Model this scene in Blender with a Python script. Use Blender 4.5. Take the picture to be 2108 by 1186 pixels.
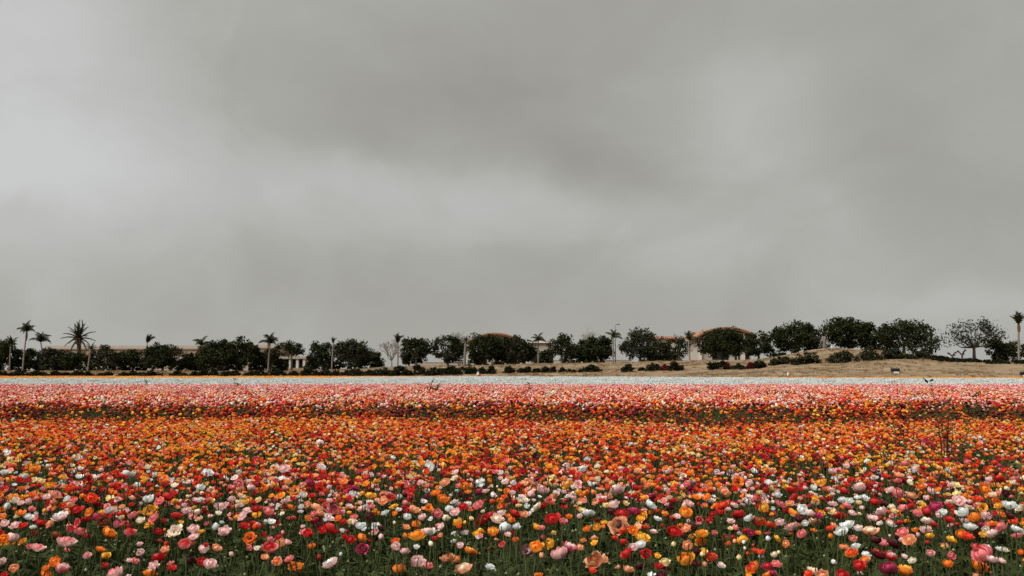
import bpy, bmesh, math, random
import numpy as np
from mathutils import Vector, Matrix, Euler

for o in list(bpy.data.objects):
    bpy.data.objects.remove(o)
SC = bpy.context.scene
COL = SC.collection
rng = np.random.default_rng(11)
random.seed(11)
R = math.radians

# ------------------------------------------------------------------ camera, sky, sun, exposure
F, CX, CY, HY, CZ = 1900.0, 1054.0, 593.0, 762.0, 1.32     # focal length and centre in photograph pixels, eye height in metres
PITCH = math.atan((HY - CY) / F)
cam = bpy.data.cameras.new('camera')
cam.sensor_width = 36.0
cam.lens = F / 2108.0 * 36.0
cam.clip_start, cam.clip_end = 0.05, 9000.0
cam.dof.use_dof = True
cam.dof.focus_distance = 8.5
cam.dof.aperture_fstop = 7.0
cam_o = bpy.data.objects.new('camera', cam)
COL.objects.link(cam_o)
cam_o.location = (0, 0, CZ)
cam_o.rotation_euler = (math.pi / 2 + PITCH, 0, 0)
SC.camera = cam_o

EXPOSURE = 2.0
SKY_GAIN = 2 ** -EXPOSURE            # the sky keeps its brightness in the picture at this exposure
SC.view_settings.view_transform = 'Standard'
SC.view_settings.look = 'None'
SC.view_settings.gamma = 1.0
SC.view_settings.use_curve_mapping = False
SC.view_settings.exposure = EXPOSURE

SUN_EL, SUN_AZ = R(56), R(-128)      # hidden behind the overcast, behind the viewer's left shoulder
sun = bpy.data.lights.new('sun', 'SUN')
sun.energy, sun.angle, sun.color = 1.5, R(40), (1.0, 0.97, 0.93)
sun_o = bpy.data.objects.new('sun', sun)
COL.objects.link(sun_o)
sd = Vector((math.sin(SUN_AZ) * math.cos(SUN_EL), math.cos(SUN_AZ) * math.cos(SUN_EL), math.sin(SUN_EL)))
sun_o.rotation_euler = sd.to_track_quat('Z', 'Y').to_euler()

FWD = Vector((0, math.cos(PITCH), math.sin(PITCH)))
UPV = Vector((0, -math.sin(PITCH), math.cos(PITCH)))
def ray(px, py):
    return (FWD * F + Vector((1, 0, 0)) * (px - CX) + UPV * (CY - py)).normalized()
def at(px, py, Y):
    r = ray(px, py)
    return Vector((r.x / r.y * Y, Y, CZ + r.z / r.y * Y))
def proj(X, Y, Z):
    d = Vector((X, Y, Z - CZ))
    k = F / d.dot(FWD)
    return CX + d.x * k, CY - d.dot(UPV) * k

W = bpy.data.worlds.new('World')
SC.world = W
W.use_nodes = True
wn, wl = W.node_tree.nodes, W.node_tree.links
wn.clear()
def vmath(op, a, b=None):
    n = wn.new('ShaderNodeVectorMath'); n.operation = op
    for i, v in enumerate((a, b)):
        if v is None: continue
        if isinstance(v, (tuple, list, Vector)): n.inputs[i].default_value = tuple(v)
        else: wl.new(v, n.inputs[i])
    return n.outputs['Value'] if op in ('DOT_PRODUCT', 'LENGTH') else n.outputs['Vector']
def fmath(op, a, b=None, c=None):
    n = wn.new('ShaderNodeMath'); n.operation = op
    for i, v in enumerate((a, b, c)):
        if v is None: continue
        if isinstance(v, (int, float)): n.inputs[i].default_value = v
        else: wl.new(v, n.inputs[i])
    return n.outputs[0]
tc = wn.new('ShaderNodeTexCoord')
DIR = tc.outputs['Generated']
n1 = wn.new('ShaderNodeTexNoise'); n1.inputs['Scale'].default_value = 5.0; n1.inputs['Detail'].default_value = 5; n1.inputs['Roughness'].default_value = 0.55
wl.new(DIR, n1.inputs['Vector'])
warp = vmath('MULTIPLY', vmath('SUBTRACT', n1.outputs['Color'], (0.5, 0.5, 0.5)), (0.12, 0.12, 0.10))
WD = vmath('ADD', DIR, warp)
stretch = vmath('MULTIPLY', DIR, (1.0, 1.0, 2.2))
n2 = wn.new('ShaderNodeTexNoise'); n2.inputs['Scale'].default_value = 3.2; n2.inputs['Detail'].default_value = 6; n2.inputs['Roughness'].default_value = 0.5; n2.inputs['Distortion'].default_value = 0.4
wl.new(stretch, n2.inputs['Vector'])
val = fmath('MULTIPLY_ADD', n2.outputs['Fac'], 0.42, 0.17)
n3 = wn.new('ShaderNodeTexNoise'); n3.inputs['Scale'].default_value = 8.0; n3.inputs['Detail'].default_value = 7; n3.inputs['Roughness'].default_value = 0.58; n3.inputs['Distortion'].default_value = 0.8
wl.new(vmath('MULTIPLY', DIR, (1.0, 1.0, 1.35)), n3.inputs['Vector'])
val = fmath('ADD', val, fmath('MULTIPLY', fmath('SUBTRACT', n3.outputs['Fac'], 0.5), 0.34))
# banks of thicker and thinner cloud: direction, half widths, turn, thickness
BANKS = [(0, 210, 300, 260, 0, .42), (40, 330, 330, 70, 4, .22), (40, 20, 170, 100, 0, .22),
         (820, 400, 330, 80, 6, .20), (1520, 270, 130, 110, -30, .17), (1600, 400, 200, 140, 40, .14), (420, 420, 300, 90, 0, .10),
         (960, 215, 330, 90, 6, -.26), (1270, 345, 170, 50, 18, -.26), (660, 270, 150, 42, 6, -.10), (1880, 330, 200, 170, 0, -.12), (1150, 40, 500, 90, 0, -.06),
         (880, 300, 260, 34, 4, -.04), (1010, 385, 220, 40, 9, .03), (650, 600, 600, 70, 0, -.06), (1930, 620, 160, 40, 10, .12), (1250, 470, 400, 70, 4, .08)]
for (px, py, rx, ry, turn, amp) in BANKS:
    d0 = ray(px, py)
    ux = Vector((0, 0, 1)).cross(d0).normalized() * -1
    uy = ux.cross(d0).normalized()
    if uy.z < 0: uy = -uy
    a = R(turn)
    e1 = (ux * math.cos(a) - uy * math.sin(a)) * (F / rx)
    e2 = (ux * math.sin(a) + uy * math.cos(a)) * (F / ry)
    e3 = d0 * (F / max(rx, 400)) * 0.6
    dd = vmath('SUBTRACT', WD, tuple(d0))
    q = fmath('ADD', fmath('POWER', vmath('DOT_PRODUCT', dd, tuple(e1)), 2), fmath('POWER', vmath('DOT_PRODUCT', dd, tuple(e2)), 2))
    q = fmath('ADD', q, fmath('POWER', vmath('DOT_PRODUCT', dd, tuple(e3)), 2))
    g = fmath('POWER', 2.71828, fmath('MULTIPLY', q, -0.7))
    val = fmath('MULTIPLY_ADD', g, amp, val)
ramp = wn.new('ShaderNodeValToRGB')
cr = ramp.color_ramp
cr.elements[0].position = 0.0; cr.elements[0].color = (0.315, 0.303, 0.268, 1)
cr.elements[1].position = 1.0; cr.elements[1].color = (0.61, 0.615, 0.61, 1)
e = cr.elements.new(0.40); e.color = (0.408, 0.405, 0.372, 1)
wl.new(val, ramp.inputs['Fac'])
sky = wn.new('ShaderNodeTexSky')
sky.sky_type = 'NISHITA'; sky.sun_disc = False
sky.sun_elevation, sky.sun_rotation = SUN_EL, SUN_AZ
bg1 = wn.new('ShaderNodeBackground'); bg1.inputs['Strength'].default_value = 0.05 * SKY_GAIN
bg2 = wn.new('ShaderNodeBackground'); bg2.inputs['Strength'].default_value = 1.0 * SKY_GAIN
wl.new(sky.outputs[0], bg1.inputs['Color']); wl.new(ramp.outputs[0], bg2.inputs['Color'])
mx = wn.new('ShaderNodeMixShader'); mx.inputs[0].default_value = 0.95      # cloud cover
wl.new(bg1.outputs[0], mx.inputs[1]); wl.new(bg2.outputs[0], mx.inputs[2])
wo = wn.new('ShaderNodeOutputWorld'); wl.new(mx.outputs[0], wo.inputs['Surface'])

# ------------------------------------------------------------------ helpers
def tag(o, label=None, cat=None, group=None, kind=None):
    if label: o['label'] = label
    if cat: o['category'] = cat
    if group: o['group'] = group
    if kind: o['kind'] = kind
    return o
def empty(name, loc, rz=0.0):
    o = bpy.data.objects.new(name, None)
    COL.objects.link(o); o.location = loc; o.rotation_euler = (0, 0, rz)
    o.empty_display_size = 0.1
    return o
def link(name, me, parent=None, loc=(0, 0, 0), rot=(0, 0, 0), scale=(1, 1, 1)):
    o = bpy.data.objects.new(name, me)
    COL.objects.link(o)
    o.parent = parent; o.location = loc; o.rotation_euler = rot; o.scale = scale
    return o
class MB:
    """collects verts and faces in world or local space"""
    def __init__(s): s.v, s.f, s.m = [], [], []
    def add(s, vs, fs, m=0):
        b = len(s.v); s.v += [tuple(p) for p in vs]
        s.f += [tuple(b + i for i in f) for f in fs]; s.m += [m] * len(fs)
    def box(s, x0, x1, y0, y1, z0, z1, m=0):
        s.add([(x0, y0, z0), (x1, y0, z0), (x1, y1, z0), (x0, y1, z0), (x0, y0, z1), (x1, y0, z1), (x1, y1, z1), (x0, y1, z1)],
              [(0, 3, 2, 1), (4, 5, 6, 7), (0, 1, 5, 4), (1, 2, 6, 5), (2, 3, 7, 6), (3, 0, 4, 7)], m)
    def tube(s, pts, rad, n=6, m=0):
        pts = [Vector(p) for p in pts]; vs, fs = [], []
        for i, p in enumerate(pts):
            t = (pts[min(i + 1, len(pts) - 1)] - pts[max(i - 1, 0)]).normalized()
            a = t.cross(Vector((0.31, 0.9, 0.13))).normalized(); b = t.cross(a)
            for k in range(n):
                an = 2 * math.pi * k / n
                vs.append(p + (a * math.cos(an) + b * math.sin(an)) * rad[i])
        for i in range(len(pts) - 1):
            for k in range(n):
                fs.append((i * n + k, i * n + (k + 1) % n, (i + 1) * n + (k + 1) % n, (i + 1) * n + k))
        fs.append(tuple(range((len(pts) - 1) * n, len(pts) * n)))
        s.add(vs, fs, m)
    def mesh(s, name, mats, smooth=False):
        me = bpy.data.meshes.new(name)
        me.from_pydata(s.v, [], s.f)
        for m in (mats if isinstance(mats, (list, tuple)) else [mats]): me.materials.append(m)
        me.polygons.foreach_set('material_index', s.m)
        if smooth: me.polygons.foreach_set('use_smooth', [True] * len(s.f))
        me.update()
        return me
def fattr(me, name, data, typ='FLOAT', dom='POINT'):
    a = me.attributes.new(name, typ, dom)
    a.data.foreach_set({'FLOAT': 'value', 'INT': 'value', 'FLOAT_VECTOR': 'vector', 'FLOAT_COLOR': 'color'}[typ], np.asarray(data).ravel())

# ------------------------------------------------------------------ materials
def mat(name, color, rough=0.8, noise=None, bump=0.0, spec=0.3):
    m = bpy.data.materials.new(name); m.use_nodes = True
    nt = m.node_tree; b = nt.nodes['Principled BSDF']
    b.inputs['Roughness'].default_value = rough
    b.inputs['Specular IOR Level'].default_value = spec
    if noise is None:
        b.inputs['Base Color'].default_value = (*color, 1)
    else:
        scale, other, amount = noise
        g = nt.nodes.new('ShaderNodeNewGeometry')
        n = nt.nodes.new('ShaderNodeTexNoise'); n.inputs['Scale'].default_value = scale; n.inputs['Detail'].default_value = 6; n.inputs['Roughness'].default_value = 0.65
        nt.links.new(g.outputs['Position'], n.inputs['Vector'])
        r = nt.nodes.new('ShaderNodeMapRange'); r.inputs[1].default_value = 0.5 - amount; r.inputs[2].default_value = 0.5 + amount
        nt.links.new(n.outputs['Fac'], r.inputs[0])
        mixn = nt.nodes.new('ShaderNodeMix'); mixn.data_type = 'RGBA'
        mixn.inputs['A'].default_value = (*color, 1); mixn.inputs['B'].default_value = (*other, 1)
        nt.links.new(r.outputs[0], mixn.inputs['Factor']); nt.links.new(mixn.outputs['Result'], b.inputs['Base Color'])
        if bump:
            bp = nt.nodes.new('ShaderNodeBump'); bp.inputs['Strength'].default_value = bump; bp.inputs['Distance'].default_value = 0.05
            nt.links.new(n.outputs['Fac'], bp.inputs['Height']); nt.links.new(bp.outputs[0], b.inputs['Normal'])
    return m

def leafy(name, dark, light, translucent=0.2, scale=0.6, attr=None, rough=0.7):
    """leaf surface: two greens mixed by a noise in space (and by a number kept on each leaf), a little light passing through"""
    m = bpy.data.materials.new(name); m.use_nodes = True
    nt = m.node_tree; nt.nodes.clear(); N, L = nt.nodes.new, nt.links.new
    g = N('ShaderNodeNewGeometry'); n = N('ShaderNodeTexNoise'); n.inputs['Scale'].default_value = scale; n.inputs['Detail'].default_value = 3
    L(g.outputs['Position'], n.inputs['Vector'])
    r = N('ShaderNodeMapRange'); r.inputs[1].default_value = 0.3; r.inputs[2].default_value = 0.7; L(n.outputs['Fac'], r.inputs[0])
    fac = r.outputs[0]
    a = N('ShaderNodeAttribute'); a.attribute_name = 'rnd'; a.attribute_type = 'GEOMETRY'
    av = N('ShaderNodeMath'); av.operation = 'MULTIPLY_ADD'; av.inputs[1].default_value = 0.5; L(a.outputs['Fac'], av.inputs[0])
    half = N('ShaderNodeMath'); half.operation = 'MULTIPLY'; half.inputs[1].default_value = 0.5; L(fac, half.inputs[0]); L(half.outputs[0], av.inputs[2])
    mixn = N('ShaderNodeMix'); mixn.data_type = 'RGBA'; mixn.inputs['A'].default_value = (*dark, 1); mixn.inputs['B'].default_value = (*light, 1)
    L(av.outputs[0], mixn.inputs['Factor'])
    p = N('ShaderNodeBsdfPrincipled'); p.inputs['Roughness'].default_value = rough; p.inputs['Specular IOR Level'].default_value = 0.08
    L(mixn.outputs['Result'], p.inputs['Base Color'])
    t = N('ShaderNodeBsdfTranslucent'); L(mixn.outputs['Result'], t.inputs['Color'])
    s = N('ShaderNodeMixShader'); s.inputs[0].default_value = translucent; L(p.outputs[0], s.inputs[1]); L(t.outputs[0], s.inputs[2])
    o = N('ShaderNodeOutputMaterial'); L(s.outputs[0], o.inputs['Surface'])
    return m

def petal_material():
    """petal colour carried by each bloom (col_a outside, col_b at the heart); fine veins; some light passes through"""
    m = bpy.data.materials.new('petal'); m.use_nodes = True
    nt = m.node_tree; nt.nodes.clear(); N, L = nt.nodes.new, nt.links.new
    ca = N('ShaderNodeAttribute'); ca.attribute_type = 'INSTANCER'; ca.attribute_name = 'col_a'
    cb = N('ShaderNodeAttribute'); cb.attribute_type = 'INSTANCER'; cb.attribute_name = 'col_b'
    f = N('ShaderNodeAttribute'); f.attribute_type = 'GEOMETRY'; f.attribute_name = 'mixf'
    mixn = N('ShaderNodeMix'); mixn.data_type = 'RGBA'
    L(f.outputs['Fac'], mixn.inputs['Factor']); L(ca.outputs['Color'], mixn.inputs['A']); L(cb.outputs['Color'], mixn.inputs['B'])
    rn = N('ShaderNodeAttribute'); rn.attribute_type = 'GEOMETRY'; rn.attribute_name = 'rnd'
    hsv = N('ShaderNodeHueSaturation')
    mr = N('ShaderNodeMapRange'); mr.inputs[3].default_value = 0.86; mr.inputs[4].default_value = 1.15; L(rn.outputs['Fac'], mr.inputs[0])
    tp = N('ShaderNodeAttribute'); tp.attribute_type = 'GEOMETRY'; tp.attribute_name = 'tip'      # petal rims are paler
    tm = N('ShaderNodeMath'); tm.operation = 'MULTIPLY'; tm.inputs[1].default_value = 0.05; L(tp.outputs['Fac'], tm.inputs[0])
    rimx = N('ShaderNodeMix'); rimx.data_type = 'RGBA'; rimx.inputs['B'].default_value = (0.80, 0.74, 0.66, 1)
    L(tm.outputs[0], rimx.inputs['Factor']); L(mixn.outputs['Result'], rimx.inputs['A'])
    tv = N('ShaderNodeMath'); tv.operation = 'MULTIPLY_ADD'; tv.inputs[1].default_value = 0.14; L(tp.outputs['Fac'], tv.inputs[0]); L(mr.outputs[0], tv.inputs[2]); L(tv.outputs[0], hsv.inputs['Value']); L(rimx.outputs['Result'], hsv.inputs['Color'])
    p = N('ShaderNodeBsdfPrincipled'); p.inputs['Roughness'].default_value = 0.55; p.inputs['Specular IOR Level'].default_value = 0.2
    L(hsv.outputs[0], p.inputs['Base Color'])
    t = N('ShaderNodeBsdfTranslucent'); L(hsv.outputs[0], t.inputs['Color'])
    s = N('ShaderNodeMixShader'); s.inputs[0].default_value = 0.36; L(p.outputs[0], s.inputs[1]); L(t.outputs[0], s.inputs[2])
    o = N('ShaderNodeOutputMaterial'); L(s.outputs[0], o.inputs['Surface'])
    return m
M_PETAL = petal_material()
M_EYE = mat('flower_eye', (0.018, 0.010, 0.014), 0.6)
M_STAMEN = mat('stamens', (0.05, 0.04, 0.02), 0.8)
M_STEM = leafy('stem_green', (0.020, 0.027, 0.008), (0.054, 0.064, 0.021), 0.0, 8)
M_FOL = leafy('field_leaf', (0.016, 0.023, 0.0065), (0.056, 0.072, 0.023), 0.2, 3.0)
M_BUD = leafy('bud_green', (0.09, 0.11, 0.045), (0.28, 0.27, 0.15), 0.1, 20)
M_TREE = leafy('tree_leaf_dark', (0.0080, 0.0100, 0.0026), (0.027, 0.0315, 0.0095), 0.1, 0.7)
M_OLIVE = leafy('tree_leaf_olive', (0.013, 0.0135, 0.006), (0.038, 0.0375, 0.0175), 0.1, 0.7)
M_SHRUB = leafy('shrub_leaf', (0.005, 0.0065, 0.0020), (0.015, 0.018, 0.0055), 0.1, 0.8)
M_SHRUB2 = leafy('juniper_leaf', (0.009, 0.011, 0.004), (0.028, 0.029, 0.011), 0.1, 0.8)
M_REDLEAF = leafy('red_leaf', (0.03, 0.006, 0.005), (0.10, 0.010, 0.008), 0.1, 0.8)
M_FROND = leafy('palm_frond', (0.016, 0.0165, 0.007), (0.048, 0.046, 0.020), 0.15, 0.8)
M_BARK = mat('bark', (0.07, 0.055, 0.04), 0.9, (3.0, (0.14, 0.115, 0.085), 0.2))
M_BARKD = mat('bark_dark', (0.035, 0.027, 0.02), 0.9, (3.0, (0.07, 0.055, 0.04), 0.2))
M_PALMBARK = mat('palm_bark', (0.13, 0.10, 0.075), 0.9, (2.0, (0.21, 0.17, 0.13), 0.2))
M_PALMBOOT = mat('palm_boot', (0.15, 0.085, 0.04), 0.9, (4.0, (0.07, 0.045, 0.025), 0.2))
M_TWIG = mat('bare_twig', (0.15, 0.13, 0.105), 0.9, (3.0, (0.24, 0.215, 0.18), 0.2))
M_STUCCO = mat('stucco', (0.37, 0.315, 0.26), 0.9, (0.5, (0.31, 0.26, 0.21), 0.3))
M_CREAM = mat('cream_stucco', (0.41, 0.365, 0.315), 0.9, (0.5, (0.35, 0.305, 0.26), 0.3))
M_TERRA = mat('terracotta_band', (0.28, 0.18, 0.115), 0.9, (0.6, (0.23, 0.145, 0.09), 0.3))
M_ROOF = mat('rust_roof', (0.29, 0.15, 0.078), 0.7, (0.8, (0.23, 0.11, 0.055), 0.3))
M_REDROOF = mat('red_tile', (0.26, 0.09, 0.055), 0.8, (1.0, (0.20, 0.07, 0.045), 0.3))
M_PILLAR = mat('white_pillar', (0.52, 0.47, 0.42), 0.8)
M_GLASS = mat('dark_glass', (0.012, 0.015, 0.017), 0.12, spec=0.6)
M_FRAME = mat('window_frame', (0.05, 0.045, 0.04), 0.5)
M_METAL = mat('lamp_metal', (0.06, 0.062, 0.065), 0.5)
M_BLACK = mat('black_plastic', (0.012, 0.012, 0.013), 0.5)
M_WHITE = mat('white_paint', (0.75, 0.75, 0.73), 0.6)
M_REDP = mat('red_paint', (0.42, 0.03, 0.02), 0.6)
M_BLUE = mat('pale_blue_paint', (0.30, 0.50, 0.55), 0.6)

# ------------------------------------------------------------------ the ground: flat field, then a tan bank and two mounds
FOOT = ([-900, 0, 640, 900, 1200, 1500, 1700, 2108, 3000], [131, 131, 131, 127, 121, 112, 107, 107, 107])
MIDY = ([-900, 0, 600, 740, 900, 1000, 1200, 1400, 1500, 1560, 1620, 1700, 1760, 1830, 1880, 1950, 2050, 2108, 3000],
        [769, 769, 769, 769, 767, 765, 762.5, 760, 757, 754, 750, 746, 743.5, 739.5, 739.5, 743, 746.5, 748, 750])
TOPY = ([-900, 0, 600, 700, 780, 860, 1000, 1100, 1250, 1300, 1400, 1500, 1560, 1600, 1640, 1675, 1710, 1745, 1800, 1900, 1960, 2050, 2108, 3000],
        [764, 763.5, 763.5, 760.5, 757, 752.5, 751.5, 748.5, 747, 745.5, 742.5, 741.5, 740, 734, 726, 719.5, 716.5, 718.5, 721, 734, 740.5, 744.5, 746, 748])
def zat(y, d): return CZ + (HY - y) * d / F
def height(X, Y):
    X = np.asarray(X, float); Y = np.asarray(Y, float)
    px = CX + F * X / np.maximum(Y, 60.0)
    d0 = np.interp(px, *FOOT); d1 = d0 + 20; d2 = d0 + 46
    z1 = zat(np.interp(px, *MIDY), d1); z2 = zat(np.interp(px, *TOPY), d2)
    t1 = np.clip((Y - d0) / (d1 - d0), 0, 1); t2 = np.clip((Y - d1) / (d2 - d1), 0, 1)
    s1 = 0.35 * t1 + 0.65 * t1 * t1 * (3 - 2 * t1)
    s2 = t2 * t2 * (3 - 2 * t2)
    z = z1 * s1 + (z2 - z1) * s2
    bumps = 0.10 * np.sin(X * 0.45 + Y * 0.2) * np.sin(X * 0.17 - Y * 0.31) + 0.05 * np.sin(X * 1.3 + 2 * np.sin(Y * 0.7))
    return z + bumps * t1 * (1 - 0.6 * t2)
xs = np.concatenate([[-4000, -2000, -900, -450, -280], np.linspace(-180, 180, 241), [280, 450, 900, 2000, 4000]])
ys = np.concatenate([[-300, -60, -10, 0, 20, 50, 80, 95], np.linspace(102, 200, 100), [230, 300, 450, 900, 2000, 6000]])
GX, GY = np.meshgrid(xs, ys)
GZ = height(GX, GY)
nx, ny = len(xs), len(ys)
idx = np.arange(nx * ny).reshape(ny, nx)
faces = np.stack([idx[:-1, :-1], idx[:-1, 1:], idx[1:, 1:], idx[1:, :-1]], -1).reshape(-1, 4)
me = bpy.data.meshes.new('ground')
me.from_pydata(np.stack([GX, GY, GZ], -1).reshape(-1, 3).tolist(), [], faces.tolist())
me.polygons.foreach_set('use_smooth', [True] * len(faces))
pxg = CX + F * GX / np.maximum(GY, 60.0)
fattr(me, 'bank', np.clip((GY - np.interp(pxg, *FOOT) + 2.0) / 2.0, 0, 1))
def ground_material():
    m = bpy.data.materials.new('ground_soil_and_dry_grass'); m.use_nodes = True
    nt = m.node_tree; N, L = nt.nodes.new, nt.links.new
    b = nt.nodes['Principled BSDF']; b.inputs['Roughness'].default_value = 0.95; b.inputs['Specular IOR Level'].default_value = 0.1
    g = N('ShaderNodeNewGeometry')
    mp = N('ShaderNodeMapping'); mp.inputs['Scale'].default_value = (0.16, 0.34, 0.9); L(g.outputs['Position'], mp.inputs[0])
    n1 = N('ShaderNodeTexNoise'); n1.inputs['Scale'].default_value = 1.0; n1.inputs['Detail'].default_value = 8; n1.inputs['Roughness'].default_value = 0.7; L(mp.outputs[0], n1.inputs[0])
    n2 = N('ShaderNodeTexNoise'); n2.inputs['Scale'].default_value = 1.7; n2.inputs['Detail'].default_value = 6; n2.inputs['Roughness'].default_value = 0.75; L(g.outputs['Position'], n2.inputs[0])
    r1 = N('ShaderNodeValToRGB'); c = r1.color_ramp
    c.elements[0].position = 0.34; c.elements[0].color = (0.070, 0.042, 0.018, 1)
    c.elements[1].position = 0.68; c.elements[1].color = (0.235, 0.172, 0.112, 1)
    e = c.elements.new(0.45); e.color = (0.15, 0.104, 0.060, 1)
    e = c.elements.new(0.56); e.color = (0.195, 0.139, 0.085, 1)
    ad = N('ShaderNodeMath'); ad.operation = 'MULTIPLY_ADD'; ad.inputs[1].default_value = 0.45
    sb = N('ShaderNodeMath'); sb.operation = 'SUBTRACT'; sb.inputs[1].default_value = 0.5; L(n2.outputs['Fac'], sb.inputs[0])
    L(sb.outputs[0], ad.inputs[0]); L(n1.outputs['Fac'], ad.inputs[2]); L(ad.outputs[0], r1.inputs[0])
    soil = N('ShaderNodeValToRGB'); c = soil.color_ramp
    c.elements[0].color = (0.012, 0.010, 0.005, 1); c.elements[1].color = (0.028, 0.024, 0.012, 1); L(n2.outputs['Fac'], soil.inputs[0])
    at_ = N('ShaderNodeAttribute'); at_.attribute_name = 'bank'
    mixn = N('ShaderNodeMix'); mixn.data_type = 'RGBA'
    L(at_.outputs['Fac'], mixn.inputs['Factor']); L(soil.outputs[0], mixn.inputs['A']); L(r1.outputs[0], mixn.inputs['B'])
    L(mixn.outputs['Result'], b.inputs['Base Color'])
    bp = N('ShaderNodeBump'); bp.inputs['Strength'].default_value = 0.5; bp.inputs['Distance'].default_value = 0.15; L(n2.outputs['Fac'], bp.inputs['Height']); L(bp.outputs[0], b.inputs['Normal'])
    return m
me.materials.append(ground_material())
tag(link('ground', me), 'dark field soil rising into a tan bank of dry grass', 'ground', kind='structure')

def ground_at(px, py):
    """walk along the sight line of a photograph pixel over the bank until it meets the ground"""
    d0 = float(np.interp(px, *FOOT))
    best = None
    for Y in np.arange(d0 + 0.5, d0 + 60, 0.5):
        p = at(px, py, Y)
        z = float(height(p.x, Y))
        if z >= p.z: return Vector((p.x, Y, z))
        if best is None or z - p.z > best[0]: best = (z - p.z, Vector((p.x, Y, z)))
    return best[1]
def stand(px, Y):
    X = (px - CX) / F * Y
    # small pitch correction so that X matches the column px near the ground
    p = at(px, 750, Y)
    return Vector((p.x, Y, float(height(p.x, Y))))

# ------------------------------------------------------------------ buildings behind the trees
def part(parent, name, mb, m, smooth=False):
    return link(name, mb.mesh(name, m, smooth), parent)
def block(parent, name, m, x0, x1, y0, y1, z0, z1):
    b = MB(); b.box(x0, x1, y0, y1, z0, z1); return part(parent, name, b, m)
# long flat-roofed building
def long_building(pxa, pxb, ytop, Y, depth, label, steps):
    a, b = at(pxa, 740, Y), at(pxb, 740, Y)
    zt = at(pxa, ytop, Y).z; zg = float(height((a.x + b.x) / 2, Y)) - 0.3
    root = empty('long_building', ((a.x + b.x) / 2, Y, zg)); w = (b.x - a.x) / 2; h = zt - zg
    block(root, 'wall', M_STUCCO, -w, w, 0, depth, 0, h - 0.9)
    block(root, 'terracotta_band', M_TERRA, -w - .06, w + .06, -.06, depth + .06, h - 2.1, h - 1.55)
    block(root, 'cornice', M_TERRA, -w - .25, w + .25, -.25, depth + .25, h - 0.9, h - 0.66)
    block(root, 'parapet', M_CREAM, -w - .1, w + .1, -.1, depth + .1, h - 0.66, h)
    n = int(2 * w // 4.2)
    for i in range(n):
        cx = -w + (i + .5) * 2 * w / n
        fr = block(root, 'window', M_FRAME, cx - 1.05, cx + 1.05, -.05, .0, 1.5, h - 2.6)
        for k in (-1, 1):
            block(fr, 'pane', M_GLASS, cx + k * .5 - .44, cx + k * .5 + .44, -.07, -.052, 1.6, h - 2.7)
    tag(root, label, 'building')
    return root
long_building(92, 405, 711.5, 205, 18, 'long low beige building with flat parapet behind the feathery date palm', 0)
long_building(428, 572, 709.5, 208, 16, 'beige flat-roofed building wing behind the two broad dark trees', 0)
# pavilion with white pillars
Yp = 186
a, b = at(572, 745, Yp), at(629, 745, Yp); zg = float(height(a.x, Yp)) - .1; zt = at(600, 734, Yp).z
root = empty('pillared_pavilion', ((a.x + b.x) / 2, Yp, zg)); w = (b.x - a.x) / 2; h = zt - zg
block(root, 'wall', M_CREAM, -w, w, .5, 7, 0, h - .45)
block(root, 'roof_slab', M_STUCCO, -w - .15, w + .15, -.3, 7.2, h - .45, h)
block(root, 'plinth', M_TERRA, -w, w, -.15, .495, 0, .62)
for px in (573, 597.5, 612, 626):
    x = at(px, 745, Yp).x - root.location.x
    block(root, 'pillar', M_PILLAR, x - .24, x + .24, -.1, .3, .62, h - .45)
for px0, px1 in ((577, 594), (601, 609), (616, 623)):
    x0 = at(px0, 745, Yp).x - root.location.x; x1 = at(px1, 745, Yp).x - root.location.x
    fr = block(root, 'window', M_FRAME, x0, x1, .43, .5, .75, h - .6)
    m_ = (x0 + x1) / 2
    block(fr, 'pane', M_GLASS, x0 + .05, m_ - .03, .40, .428, .8, h - .65)
    block(fr, 'pane', M_GLASS, m_ + .03, x1 - .05, .40, .428, .8, h - .65)
tag(root, 'small pale pavilion with white pillars and dark windows beside the trees', 'building')
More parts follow.
